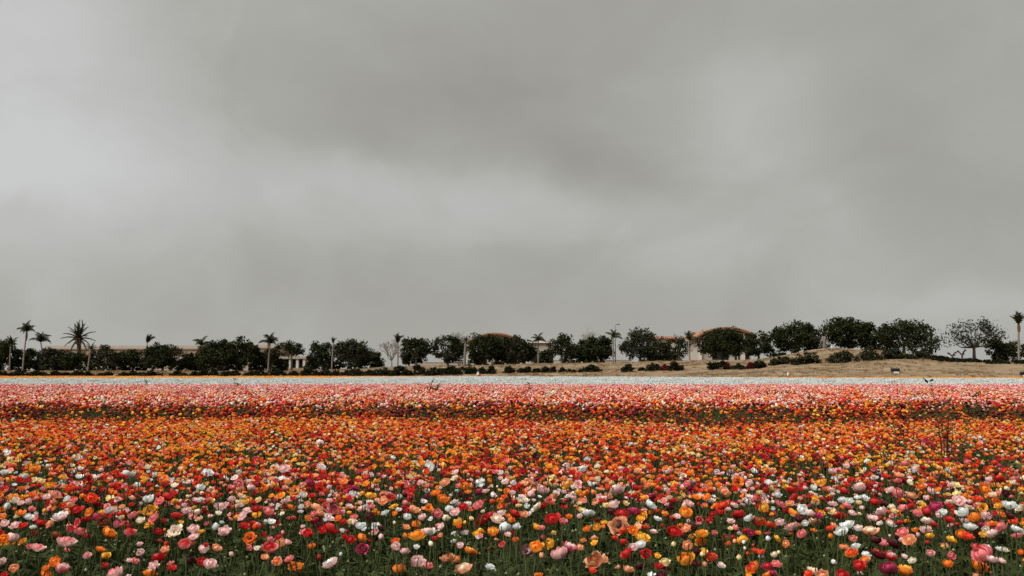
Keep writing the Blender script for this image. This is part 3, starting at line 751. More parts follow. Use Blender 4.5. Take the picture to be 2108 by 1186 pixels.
shrub(1699, 1762, 722.5, 747, 'rounded spreading shrub below the mound crest with tan gap beside it', M_SHRUB2, group=g2)
shrub(1760, 1822, 714, 742, 'olive shrub heaped beside the mound crest', M_SHRUB2, group=g2)
shrub(1800, 1872, 717, 739.5, 'long olive shrub behind the second mound', M_SHRUB2, group=g2)
shrub(1866, 1918, 724, 740, 'dark shrub under the wide tree with see-through patches', M_SHRUB2, group=g2)
shrub(1912, 1964, 735, 742.5, 'ragged low shrub past the second mound', M_SHRUB, group=g2)
shrub(1940, 1985, 739.5, 744, 'low dark hedge strip before the pruned stumps', M_SHRUB, box=True, group=g2)
shrub(1980, 2022, 741, 745.5, 'low dark hedge strip below the sparse open tree', M_SHRUB, box=True, group=g2)
shrub(2026, 2076, 744, 748.5, 'low dark hedge strip below the small dark tree', M_SHRUB, box=True, group=g2)
shrub(2086, 2130, 744, 749.5, 'low dark hedge strip at the foot of the tall palm', M_SHRUB, box=True, group=g2)

# ------------------------------------------------------------------ small things on the bank
# lamp post
p0 = stand(1267, 165); root = empty('lamp_post', p0); H = at(1267, 668, 165).z - p0.z
mb = MB(); mb.tube([(0, 0, -.2), (0, 0, H * .5), (0, 0, H - .12)], [.10, .075, .05], 8); part(root, 'pole', mb, M_METAL, True)
mb = MB(); mb.tube([(0, 0, H - .2), (.12, 0, H - .05), (.35, 0, H)], [.04, .035, .03], 6); part(root, 'arm', mb, M_METAL, True)
mb = MB(); mb.box(.28, .85, -.13, .13, H - .05, H + .07); part(root, 'lamp_head', mb, M_METAL)
tag(root, 'thin grey lamp post rising above the dense tree', 'lamp post')
# utility boxes
for px, yt, yb, w, lb in ((1845, 759.5, 769.5, 16, 'black utility box on a white foot on the tan bank below the mound'), (2110, 766.5, 776, 12, 'black utility box on a white foot at the field edge below the tall palm')):
    p0 = ground_at(px, yb); k = p0.y / F; root = empty('utility_box', p0); w *= k / 2; H = (yb - yt) * k
    mb = MB()
    mb.add([(-w * .94, 0, H * .3), (w * .94, 0, H * .3), (w * .94, .5, H * .3), (-w * .94, .5, H * .3), (-w, -.03, H * .82), (w, -.03, H * .82), (w, .53, H * .82), (-w, .53, H * .82), (-w * .9, .03, H), (w * .9, .03, H), (w * .9, .47, H), (-w * .9, .47, H)],
           [(0, 3, 2, 1), (8, 9, 10, 11)] + [(a + i, a + (i + 1) % 4, a + 4 + (i + 1) % 4, a + 4 + i) for a in (0, 4) for i in range(4)])
    part(root, 'cabinet', mb, M_BLACK)
    mb = MB(); mb.box(-w * .62, w * .62, -.06, .44, -.25, H * .3 - .003); part(root, 'foot', mb, M_WHITE)
    mb = MB(); mb.box(-.02, .02, -.05, -.005, H * .5, H * .66); part(root, 'handle', mb, M_METAL)
    tag(root, lb, 'utility box')
# white and red marker at the field edge
p0 = ground_at(984, 775); p0 = Vector((at(984, 770, 119).x, 119, 0.0)); root = empty('field_marker', p0)
mb = MB(); mb.tube([(0, 0, -.1), (0, 0, 1.0)], [.018, .018], 6); part(root, 'post', mb, M_METAL, True)
mb = MB(); mb.add([(-.24, 0, .70), (.13, 0, .74), (.10, 0, 1.02), (-.06, 0, 1.14), (-.24, .07, .70), (.13, .07, .74), (.10, .07, 1.02), (-.06, .07, 1.14)], [(0, 1, 2, 3), (7, 6, 5, 4), (0, 4, 5, 1), (1, 5, 6, 2), (2, 6, 7, 3), (3, 7, 4, 0)])
part(root, 'white_panel', mb, M_WHITE)
mb = MB(); mb.add([(-.08, -.05, .50), (.36, -.05, .54), (.44, -.05, .74), (.12, -.05, .80), (-.08, .05, .50), (.36, .05, .54), (.44, .05, .74), (.12, .05, .80)], [(0, 1, 2, 3), (7, 6, 5, 4), (0, 4, 5, 1), (1, 5, 6, 2), (2, 6, 7, 3), (3, 7, 4, 0)])
part(root, 'red_panel', mb, M_REDP)
tag(root, 'small white and red marker standing at the far edge of the white flowers', 'marker')
for px, yb, H, m, m2, lb in ((46, 775.5, .75, M_WHITE, M_WHITE, 'short white stake before the shrubs under the leaning palm'), (1622, 775, .6, M_WHITE, M_TERRA, 'short white stake with brown cap on the tan bank'), (1712, 716.8, .55, M_BLUE, M_BLUE, 'tiny pale blue stake on the mound crest')):
    p0 = ground_at(px, yb); root = empty('stake', p0)
    mb = MB(); mb.tube([(0, 0, -.15), (0, 0, H - .14)], [.07, .06], 8); part(root, 'post', mb, m, True)
    mb = MB(); mb.tube([(0, 0, H - .14), (0, 0, H - .04), (0, 0, H)], [.09, .09, .04], 8); part(root, 'cap', mb, m2, True)
    tag(root, lb, 'stake')

# ------------------------------------------------------------------ flower meshes (unit diameter, axis +Z)
PAL = {'W': (.76, .775, .75), 'A': (.60, .63, .605), 'C': (.82, .74, .58), 'P': (.83, .58, .55), 'K': (.78, .24, .235), 'M': (.46, .028, .10), 'R': (.56, .014, .012), 'D': (.085, .006, .010),
       'O': (.85, .255, .018), 'Y': (.86, .46, .04), 'L': (.82, .68, .35), 'E': (.82, .40, .21), 'V': (.74, .062, .012), 'B': (.27, .058, .009)}
NAMES = {'W': 'white', 'A': 'cool white', 'C': 'cream', 'P': 'pale pink', 'K': 'coral pink', 'M': 'magenta', 'R': 'red', 'D': 'dark maroon', 'O': 'orange', 'Y': 'golden yellow', 'L': 'light yellow', 'E': 'peach', 'V': 'vermilion', 'B': 'burnt orange'}
LAY = {'b': ([(5, .50, 100, .74, .05), (5, .47, 116, .70, .0), (5, .42, 130, .68, 0), (4, .35, 144, .74, 0), (3, .26, 158, .85, 0)], .86),
       'c': ([(5, .50, 98, .78, .06), (5, .46, 112, .76, .02), (4, .40, 132, .8, 0), (3, .30, 155, .9, 0)], 1.0),
       'o': ([(6, .56, 78, .66, .05), (6, .52, 90, .64, .02), (6, .45, 104, .62, 0), (5, .36, 120, .6, 0)], .70),
       'f': ([(6, .53, 90, .64, .10), (6, .49, 106, .60, .03), (5, .42, 124, .62, 0), (4, .32, 145, .7, 0)], .78),
       'u': ([(4, .50, 150, .95, 0), (3, .46, 168, 1.0, 0)], 1.12)}
def flower_mesh(form, seed, na=5, nv=6, drop=0, centre=True, name='blossom', wild=1.0):
    r = np.random.default_rng(seed)
    layers, squash = LAY[form]
    layers = layers[:len(layers) - drop] if drop else layers
    V, Fc, mf, rn, mi, tp_ = [], [], [], [], [], []
    for li, (n, Rr, ph1, wd, fl) in enumerate(layers):
        off = r.random() * 6.28
        for k in range(n):
            az0 = off + 2 * math.pi * k / n + r.normal() * .12 * wild
            rr = Rr * (1 + r.normal() * .05 * wild); p1 = R(ph1 + r.normal() * 7 * wild); w = wd * (1 + r.normal() * .08)
            curl = r.normal() * .07 * wild; rim = (.10 if li < 3 else .05) * r.uniform(.5, 1.5); prn = r.random(); wav = r.random() * 6
            b0 = len(V)
            for j in range(nv):
                v = j / (nv - 1)
                ph = R(12) + (p1 - R(12)) * v
                half = w * (math.sin(math.pi * (.16 + .70 * v)) ** .8) * (1 if v < .95 else .72)
                for i in range(na):
                    u = -1 + 2 * i / (na - 1)
                    az = az0 + half * u
                    rad = rr * (1 + fl * v * v * (1.2 - .4 * u * u) + curl * v * (u * u) + .03 * math.sin(wav + u * 5 + v * 3) * wild * v + .02 * u + rim * max(0, (v - .7) / .3) ** 2)
                    s = math.sin(ph - (.10 * u * u * v))
                    z = -math.cos(ph - (.10 * u * u * v)) * rad * squash
                    V.append((rad * s * math.cos(az), rad * s * math.sin(az), z)); mf.append(li / max(1, len(layers) - 1) if form != 'o' else max(0, .9 - v)); rn.append(prn); tp_.append(v ** 3 + .5 * abs(u) ** 3 * v)
            for j in range(nv - 1):
                for i in range(na - 1):
                    Fc.append((b0 + j * na + i, b0 + j * na + i + 1, b0 + (j + 1) * na + i + 1, b0 + (j + 1) * na + i)); mi.append(0)
    def dome(rad, zc, hz, m):
        b0 = len(V); nn = 8
        for j in range(4):
            t = j / 3 * math.pi / 2
            for i in range(nn):
                a = 2 * math.pi * i / nn
                V.append((rad * math.cos(t) * math.cos(a), rad * math.cos(t) * math.sin(a), zc + hz * math.sin(t))); mf.append(1); rn.append(.3); tp_.append(0)
        for j in range(3):
            for i in range(nn):
                Fc.append((b0 + j * nn + i, b0 + j * nn + (i + 1) % nn, b0 + (j + 1) * nn + (i + 1) % nn, b0 + (j + 1) * nn + i)); mi.append(m)
    if centre and form == 'o': dome(.13, -.24, .16, 1)
    elif form != 'o': dome(.2, .02 * squash, .2 * squash, 0)
    me = bpy.data.meshes.new(name)
    me.from_pydata(V, [], Fc)
    me.polygons.foreach_set('use_smooth', [True] * len(Fc)); me.polygons.foreach_set('material_index', mi)
    fattr(me, 'mixf', mf); fattr(me, 'rnd', rn); fattr(me, 'tip', np.clip(tp_, 0, 1))
    me.materials.append(M_PETAL); me.materials.append(M_EYE)
    return me
def eye_mesh():
    mb = MB()
    prof = [(.13, -.26), (.13, -.18), (.10, -.11), (.04, -.08)]
    nn = 10
    vs = [(rr * math.cos(2 * math.pi * i / nn), rr * math.sin(2 * math.pi * i / nn), z) for rr, z in prof for i in range(nn)]
    fs = [(j * nn + i, j * nn + (i + 1) % nn, (j + 1) * nn + (i + 1) % nn, (j + 1) * nn + i) for j in range(3) for i in range(nn)] + [tuple(range(3 * nn, 4 * nn))]
    mb.add(vs, fs, 0)
    for i in range(14):
        a = 2 * math.pi * i / 14
        mb.tube([(.12 * math.cos(a), .12 * math.sin(a), -.24), (.18 * math.cos(a), .18 * math.sin(a), -.13)], [.012, .02], 3, 1)
    return mb.mesh('flower_eye', [M_EYE, M_STAMEN], True)
def stem_mesh(name='stem', rad=.0042, bow=.03):
    mb = MB(); K = 6
    mb.tube([(bow * math.sin(math.pi * t), 0, t) for t in np.linspace(0, 1, K)], [rad * (1.2 - .4 * t) for t in np.linspace(0, 1, K)], 5)
    me = mb.mesh(name, M_STEM, True); fattr(me, 'rnd', np.full(len(me.vertices), .5)); return me
def leaf_mesh(seed, name='leaf'):
    """a divided leaf: three stalked lobes, each cut into narrow fingers, arching out along +X"""
    r = np.random.default_rng(seed); mb = MB()
    mb.tube([(0, 0, 0), (.05, 0, .035), (.085, 0, .045)], [.0016, .0014, .001], 3)
    for a0, L in ((-.75, .075), (0, .10), (.75, .075)):
        for a1 in (-.38, 0, .38):
            a = a0 + a1 + r.normal() * .08; l = L * (1 if a1 == 0 else .72); w = .0085
            d = Vector((math.cos(a), math.sin(a), 0)); s = Vector((-d.y, d.x, 0)); b = Vector((.08, 0, .044))
            pts = [b, b + d * l * .4 + Vector((0, 0, .012)), b + d * l * .8 + Vector((0, 0, .002)), b + d * l + Vector((0, 0, -.012))]
            mb.add([pts[0] - s * w * .3, pts[0] + s * w * .3, pts[1] - s * w, pts[1] + s * w, pts[2] - s * w * .7, pts[2] + s * w * .7, pts[3]], [(0, 2, 3, 1), (2, 4, 5, 3), (4, 6, 5)])
    me = mb.mesh(name, M_FOL, True); fattr(me, 'rnd', np.full(len(me.vertices), r.random())); return me
BLOOM = {f: [flower_mesh(f, 40 + i * 7 + ord(f), centre=False) for i in range(4 if f != 'u' else 2)] for f in 'bcofu'}
EYE = eye_mesh(); STEM = [stem_mesh(bow=b) for b in (.02, -.05, .07)]; LEAF = [leaf_mesh(i) for i in range(3)]

# ------------------------------------------------------------------ where the flowers are
# the larger blooms of the photograph's front, read off tile by tile: x y size colour(s) form, each tile with its own origin and scale
TILES = [
 (0, 900, 4.146, """60 130 70 W f,100 190 80 L c,110 255 80 R c,40 295 65 W c,295 270 90 O c,460 300 80 R c,560 315 70 R f,610 290 60 W c,680 330 60 W f,280 365 70 L f,355 370 80 L f,540 370 80 W f,475 485 110 EK f,395 505 70 P f,
570 525 65 W b,245 550 55 P u,60 590 60 W u,275 610 65 K c,790 520 110 V f,940 520 75 L f,955 555 85 R f,1095 310 110 W f,990 315 75 V f,1310 315 60 R f,905 185 70 BD o,655 170 90 W f,1095 145 70 W f,950 65 90 M c,1265 520 90 W c,
1355 545 75 K f,1435 500 95 R c,1390 350 80 O f,1460 365 60 W f,1715 425 80 W b,1775 300 90 W f,1585 320 60 R f,1680 360 75 V o,1890 580 120 P f,1975 525 70 P c,2040 400 80 K f,2030 590 45 P u,1395 710 50 R b,1510 660 90 R f,1595 620 80 P f,
1690 630 80 C f,1650 780 90 P b,1720 800 60 Y f,1650 845 85 P f,1915 795 95 P f,1840 765 60 W u,1485 790 125 CP o,1580 910 110 KR b,1740 950 90 P c,1760 915 50 R c,1855 940 80 E f,1410 955 75 E b,1420 910 40 R u,1350 1020 110 R f,1310 1095 80 P f,
1280 1155 100 O f,1470 1110 70 R f,1620 1045 85 D c,1725 1060 80 R b,1800 1075 110 P f,1200 980 60 P b,1105 1050 55 P b,1160 1055 65 K c,980 1155 130 PK c,860 950 75 O f,905 1005 80 Y c,1110 805 90 KR c,1010 735 85 KM c,940 810 120 O f,1200 705 75 C c,
1130 660 80 K c,1280 615 120 YB o,885 710 100 BD o,650 615 120 R f,690 795 110 KR f,570 880 140 PK f,475 830 80 B c,510 665 120 PW f,420 740 75 E c,135 745 90 P f,195 750 70 R f,40 735 75 P c,180 640 80 O f,145 665 60 C f,250 675 85 W f,105 855 100 P c,
35 865 80 O f,25 925 60 Y b,190 890 70 YO b,265 930 70 K f,330 935 95 PK f,575 960 50 K f,465 1060 105 O b,390 1115 60 O b,395 1165 85 O f,535 1110 110 KP c,120 1120 80 E b"""),
 (500, 900, 4.146, """660 45 70 W c,945 160 90 W c,120 205 90 M f,355 265 95 P f,280 260 90 C f,450 285 90 R f,675 265 70 W b,1585 255 95 W f,1725 305 115 R b,1720 380 90 E f,1350 310 90 C f,1455 365 60 W b,570 385 80 M c,655 430 85 R f,740 330 90 O f,
160 440 85 O f,75 430 80 P f,385 380 75 O c,445 450 90 OL o,300 440 70 R f,935 485 70 W b,955 425 75 M f,1090 490 90 Y f,1370 400 95 K f,1895 420 80 O b,2020 460 75 M c,1640 470 80 O f,1715 520 110 O f,1570 505 75 D f,1200 540 85 E f,2010 385 60 W c,
2005 575 90 K f,635 590 100 E f,600 655 65 K b,770 610 120 KM f,360 540 70 P f,420 590 70 O f,115 605 90 R f,225 625 95 K f,45 620 80 P f,1080 670 80 D c,1210 640 70 W f,1020 600 80 P f,1470 610 95 E f,1530 680 75 P b,1660 650 95 K f,1810 635 80 P f,
2035 700 130 R f,205 725 60 W c,270 690 60 D c,645 735 75 D f,760 770 130 R f,680 785 75 R f,860 720 70 R c,810 690 70 O c,950 730 45 P u,1185 770 75 D f,1400 765 60 E b,1180 850 50 P u,1490 825 135 YO f,1585 795 115 WP f,1640 860 50 R c,1795 885 50 W b,
1855 920 60 P b,1605 910 45 C u,1950 965 100 OY f,55 855 105 OV o,240 870 70 K c,305 845 55 R f,340 815 35 K u,390 895 60 PK b,65 940 65 K c,120 940 60 C f,230 935 130 KR f,190 1020 60 E f,290 1060 85 PO c,390 1035 80 K f,455 1095 120 OD o,590 925 70 O b,
1020 855 85 O b,1015 945 100 MD o,920 870 95 R f,865 845 45 R c,1300 885 75 OV b,1385 970 85 PR b,740 1065 120 PW f,835 1000 35 W u,650 1025 45 R u,1495 1055 125 P f,1585 1090 80 K c,1745 1020 115 EB f,1880 1110 130 EC f"""),
 (1000, 900, 4.146, """865 190 60 W c,1355 200 55 W b,815 265 100 W f,690 245 110 W f,750 310 90 R f,575 375 120 L b,490 445 120 PK b,165 305 70 K f,290 420 75 R b,230 470 55 P b,700 400 90 Y f,860 360 70 O c,900 390 70 W c,1115 445 125 P f,1080 265 70 O f,
1155 265 60 P c,1550 285 85 P c,1360 385 60 K c,1280 425 70 R c,1540 445 60 P b,1740 420 75 MD c,1410 500 90 M f,1090 565 105 P f,1070 625 90 D f,1165 645 115 R f,1270 620 100 M f,1415 570 95 W f,1795 505 75 O f,1885 510 75 O f,1820 495 70 P f,2035 455 80 E f,
1950 580 65 O f,1995 615 80 R c,1710 640 110 YO c,1745 570 60 P c,1410 640 55 O c,1470 690 70 W f,880 640 95 W f,430 590 85 C f,490 580 70 R c,130 640 80 P f,100 690 100 PC f,35 660 100 R f,260 645 100 R f,330 655 70 E f,570 690 120 R f,660 715 60 K b,
710 675 60 O c,800 670 55 P c,1130 745 150 ED o,1165 795 80 V f,1100 855 60 V b,1175 890 75 R b,860 780 60 O b,60 800 95 OY c,165 775 120 W b,265 760 75 W c,190 825 60 P f,480 770 60 K c,490 855 45 M u,140 915 65 KR b,435 930 115 YO b,545 910 90 Y b,
350 960 105 DP o,625 985 145 PK b,720 925 115 MP f,805 940 65 E c,480 1010 50 E u,925 1045 160 EB f,1010 1040 80 E c,915 1135 70 V c,1195 985 105 R f,1260 935 80 P f,1325 910 80 W b,1370 990 85 RD o,1340 850 115 Y f,1260 795 75 O f,1360 760 70 V f,
1435 800 65 P f,1610 800 120 R f,1690 835 60 D c,1840 815 110 YO f,1760 755 75 D f,1905 710 70 R b,1720 920 95 E b,1710 1035 140 YO b,1800 970 75 D c,1790 1080 70 D b,1930 1015 85 RD o,1845 1000 40 L u,1870 1085 45 E u,1605 915 45 L u,1465 1010 60 Y c,
1530 1060 90 L f,1480 1095 70 R b,1220 1120 85 E c,1320 1095 90 D f,1135 1110 40 E u,1565 1120 35 D u,450 1170 70 O f,1495 1175 100 D f,925 860 65 E f"""),
 (1440, 960, 5.246, """425 165 110 O o,270 265 170 E f,540 325 90 P f,250 410 130 V f,225 490 90 R c,410 505 145 R f,140 520 90 R c,100 585 80 R b,395 660 85 K b,530 550 110 W f,690 450 110 Y c,640 580 150 VB f,770 620 110 VB f,865 595 105 P f,990 640 140 PK f,
1105 725 110 K b,935 835 85 OE b,740 780 60 W u,560 720 85 M b,610 905 90 V f,665 920 75 V f,520 940 45 V u,425 985 55 L u,130 970 115 VD o,565 1090 150 OR b,740 1070 130 MR f,820 1050 90 K f,730 1165 110 O f,275 760 65 BD o,160 715 55 K b,500 690 70 R c,
885 400 120 K f,1010 330 110 R f,715 250 90 R c,625 340 110 KR c,310 190 60 E b,745 165 75 W f,875 190 75 L f,1080 240 85 R f,480 820 40 W u,855 930 45 L u,490 885 35 C u,380 810 50 E u"""),
 (1600, 900, 4.146, """1260 45 80 M c,970 235 75 P f,1090 220 80 K f,1080 260 75 P f,1180 260 80 C f,1250 255 70 R f,1490 285 120 W f,520 280 90 PK c,590 240 60 P c,465 285 65 P c,530 375 80 W f,700 345 90 D f,700 420 120 P c,570 450 95 R f,120 440 90 R f,
370 380 95 Y f,1325 455 80 P c,1150 495 85 E b,1030 470 130 K f,1235 485 85 O f,1555 540 100 P f,1580 630 110 W c,1780 440 105 O f,1900 345 85 R f,1950 480 70 D c,1600 505 90 O f,1350 585 120 M f,1480 590 65 R b,1470 695 80 R f,1075 600 80 K c,
1140 580 60 R f,1195 640 85 K f,1280 705 95 PC f,1340 740 65 R f,1680 670 110 O c,1980 570 110 W f,1990 660 85 D f,880 625 110 P f,750 515 75 W b,695 555 60 L b,835 545 80 R c,910 555 90 D f,550 530 65 W b,620 540 65 W b,600 580 85 K f,470 560 75 P f,
215 615 100 W b,525 655 105 R f,205 690 100 D f,315 715 105 EC f,590 740 115 W f,545 800 110 W f,450 775 60 V c,490 750 65 E f,455 845 45 O u,645 865 75 EK b,570 935 80 EO b,670 925 75 W b,760 1000 75 W b,905 895 90 K b,840 870 90 D f,1000 900 105 D f,
1065 810 90 K f,1125 875 100 E f,1035 725 70 R f,800 790 115 EC f,870 990 120 DR f,975 1005 95 RP c,700 1090 110 R c,560 1175 120 R b,380 1180 100 E f,950 1110 150 DM f,1095 1125 120 OY c,1085 1015 55 P b,1150 1050 65 C f,1310 990 75 PK b,1490 1015 75 K b,
1280 895 40 R c,1495 870 85 Y f,1570 825 90 O c,1625 835 95 VR o,1710 810 75 D f,1830 815 100 P b,1890 755 120 K f,1840 730 70 O f,1740 745 60 M b,1700 930 85 KR f,1745 990 170 K b,1840 1040 95 P f,1925 1055 65 P b,1745 1095 150 O f,1785 930 60 W f,
2050 780 90 W f,2045 830 85 K f,20 1090 50 K c,1645 755 100 W f"""),
]
FL = []          # x, y, z, diameter, col, col2, form, tilt x, tilt y, spin
seen_px = []
def ztop(): return float(np.clip(rng.normal(.43, .035), .33, .52))
def tilts(form):
    # blooms look up and a little any way; open ones lean towards the viewer's side of the field
    if form == 'o': return (R(rng.uniform(15, 65)), R(rng.normal(0, 18)))
    if form == 'u': return (R(rng.normal(5, 12)), R(rng.normal(0, 12)))
    if form == 'b': return (R(rng.normal(22, 20)), R(rng.normal(0, 20)))
    return (R(rng.normal(8, 18)), R(rng.normal(0, 20)))
for ox, oy, sc, txt in TILES:
    for ent in txt.replace('\n', '').split(','):
        x, y, s, c, f = ent.split()
        px, py, s = ox + float(x) / sc, oy + float(y) / sc, float(s) / sc
        z = ztop(); r_ = ray(px, py)
        t = (z - CZ) / r_.z
        X, Y = r_.x * t, r_.y * t
        FL.append([X, Y, z, min(.1, s * Y / F * .93), c[0], c[-1], f, *tilts(f), rng.random() * 6.28])
        seen_px.append((px, py, s))
SP = np.array(seen_px)
from mathutils import noise as mnoise
def fbm(X, Y, s, o=0.0):
    return mnoise.fractal(Vector((X * s, Y * s, o)), 1.0, 2.0, 3)
NEARP = ([('W', .13), ('C', .09), ('P', .19), ('K', .11), ('M', .015), ('R', .17), ('D', .02), ('O', .12), ('Y', .09), ('L', .05), ('E', .11), ('V', .08)])
MIDP = ([('R', .24), ('V', .20), ('O', .23), ('Y', .22), ('D', .015), ('W', .01), ('K', .02), ('E', .09), ('B', .015), ('L', .06), ('C', .015)])
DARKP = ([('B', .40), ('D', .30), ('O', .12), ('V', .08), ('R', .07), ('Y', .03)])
PEACHP = ([('E', .24), ('P', .14), ('K', .16), ('V', .13), ('O', .11), ('C', .09), ('R', .10), ('B', .03)])
PINKP = ([('K', .46), ('P', .30), ('E', .11), ('R', .08), ('C', .05)])
WHITEP = ([('W', 1.0)])
GOLDP = ([('Y', .55), ('O', .45)])
def pick(p, xy=None):
    if xy is not None:                      # colours gather in loose drifts
        p = [(k, w * math.exp(2.0 * fbm(xy[0], xy[1], .75, 20.0 + ord(k) * 3.7))) for k, w in p]
    q = rng.random() * sum(w for _, w in p)
    for k, w in p:
        q -= w
        if q <= 0: return k
    return p[-1][0]
def in_view_halfwidth(Y): return .585 * Y + 2.2
def scatter_band(Y0, Y1, dens, fn):
    """even random points over the band; fn(x, y) returns how likely a point stays"""
    out = []
    A = 0
    Y = Y0
    n = int(dens * ((.585 * (Y1 ** 2 - Y0 ** 2)) + 4.4 * (Y1 - Y0)))
    yy = np.sqrt(rng.random(n) * (Y1 ** 2 - Y0 ** 2) + Y0 ** 2) if Y0 > 8 else rng.uniform(Y0, Y1, n)
    if Y0 <= 8:                                     # weight by width
        keep = rng.random(n) < in_view_halfwidth(yy) / in_view_halfwidth(Y1); yy = yy[keep]
    xx = rng.uniform(-1, 1, len(yy)) * in_view_halfwidth(yy)
    for x, y in zip(xx, yy):
        if rng.random() < fn(x, y): out.append((x, y))
    return out
def front_keep(x, y):
    g = fbm(x, y, .9, 3.0)
    if y < 5.0: base = .085
    elif y < 6.6: base = .085 + .865 * (y - 5.0) / 1.6
    else: base = .95
    base *= float(np.clip(1.0 + 1.5 * g, .25, 1.4))
    return base
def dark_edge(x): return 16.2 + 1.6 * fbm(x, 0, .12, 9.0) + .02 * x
for x, y in scatter_band(2.2, 9.5, 225, front_keep):
    z = ztop() - .02
    px, py = proj(x, y, z)
    if 0 <= px <= 2108 and py < 1190 and py > 1000:
        d = np.hypot(SP[:, 0] - px, SP[:, 1] - py)
        if (d < SP[:, 2] * .55).any(): continue
    q = np.clip((y - 6.8) / 2.4, 0, 1)
    c = pick(MIDP, (x, y)) if rng.random() < q else pick(NEARP, (x, y))
    f = rng.choice(list('ffbccou'), p=[.22, .22, .24, .12, .10, .03, .07])
    s = (.025 + .034 * rng.random() ** 1.6) * (1.0 if f != 'u' else .55)
    c2 = c if rng.random() < .7 else {'O': 'V', 'Y': 'O', 'P': 'K', 'K': 'R', 'W': 'P', 'E': 'O', 'V': 'R', 'R': 'D', 'C': 'E', 'L': 'Y', 'M': 'D', 'D': 'D', 'B': 'D'}[c]
    FL.append([x, y, z, s, c, c2, f, *tilts(f), rng.random() * 6.28])
MID = []
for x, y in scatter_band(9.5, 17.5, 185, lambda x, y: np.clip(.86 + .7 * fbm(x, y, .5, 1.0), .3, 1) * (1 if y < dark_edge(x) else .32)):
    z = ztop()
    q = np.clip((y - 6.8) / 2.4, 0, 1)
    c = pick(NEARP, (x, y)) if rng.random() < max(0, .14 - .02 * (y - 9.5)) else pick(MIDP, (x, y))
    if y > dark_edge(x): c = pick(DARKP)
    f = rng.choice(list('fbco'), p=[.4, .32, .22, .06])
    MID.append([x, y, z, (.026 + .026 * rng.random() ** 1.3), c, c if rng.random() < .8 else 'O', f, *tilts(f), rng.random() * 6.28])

# the 300 blooms that show largest stand as single plants
def apparent(q):
    px, py = proj(q[0], q[1], q[2])
    return q[3] / q[1] if (-8 < px < 2116 and py < 1194) else 0
FL.sort(key=apparent, reverse=True)
ONE, REST = FL[:300], FL[300:]
FORMN = {'b': 'ball-shaped bloom', 'c': 'cupped bloom', 'o': 'dark-eyed bloom', 'f': 'ruffled bloom', 'u': 'closed bud'}
NOUN = {'b': 'ball', 'c': 'cup', 'o': 'eye-flower', 'f': 'ruffle', 'u': 'bud'}
def basic(q): return f"{NAMES[q[4]]}{' and ' + NAMES[q[5]] if q[5] != q[4] else ''} {FORMN[q[6]]}"
P2 = np.array([proj(q[0], q[1], q[2]) for q in ONE])
for i, q in enumerate(ONE):
    x, y, z, s, c, c2, f, tx, ty, spin = q
    root = empty('ranunculus', (x, y, 0)); root.empty_display_size = .05
    d = np.hypot(*(P2 - P2[i]).T); d[i] = 1e9
    n1_, n2_ = np.argsort(d)[:2]
    q2, q3 = ONE[int(n1_)], ONE[int(n2_)]
    sz = 'large ' if s > .078 else ('small ' if s < .05 and f != 'u' else ('full ' if s > .066 and f != 'u' else ''))
    tag(root, f"{sz}{basic(q)} between {NAMES[q2[4]]} {NOUN[q2[6]]} and {NAMES[q3[4]]} {NOUN[q3[6]]}", 'flower', 'ranunculus flowers at the front of the field')
    Mt = Matrix.Translation((0, 0, z)) @ Euler((tx, ty, 0)).to_matrix().to_4x4() @ Matrix.Rotation(spin, 4, 'Z') @ Matrix.Diagonal((s, s, s, 1))
    var = BLOOM[f]
    b = link('blossom', var[int(rng.integers(len(var)))], root); b.matrix_local = Mt
    b['col_a'] = [float(v) for v in np.clip(np.array(PAL[c]) * rng.uniform(.88, 1.1), 0, .86)]
    b['col_b'] = [float(v) for v in np.clip(np.array(PAL[c2]) * rng.uniform(.8, 1.05), 0, .86)]
    if f == 'o': link('flower_eye', EYE, b)
    base = (Mt @ Vector((0, 0, -.40 * LAY[f][1])))
    foot = Vector((rng.normal() * .05, rng.normal() * .05, 0)); v = base - foot
    st = link('stem', STEM[int(rng.integers(3))], root, foot)
    st.rotation_euler = v.to_track_quat('Z', 'Y').to_euler(); st.scale = (1, 1, v.length)
    for k in range(2):
        t = rng.uniform(.35, .75); lf = link('leaf', LEAF[int(rng.integers(3))], root, foot + v * t, (rng.normal() * .25, -.5 + rng.normal() * .3, rng.random() * 6.28))
        k_ = rng.uniform(.45, .8); lf.scale = (k_, k_, k_)

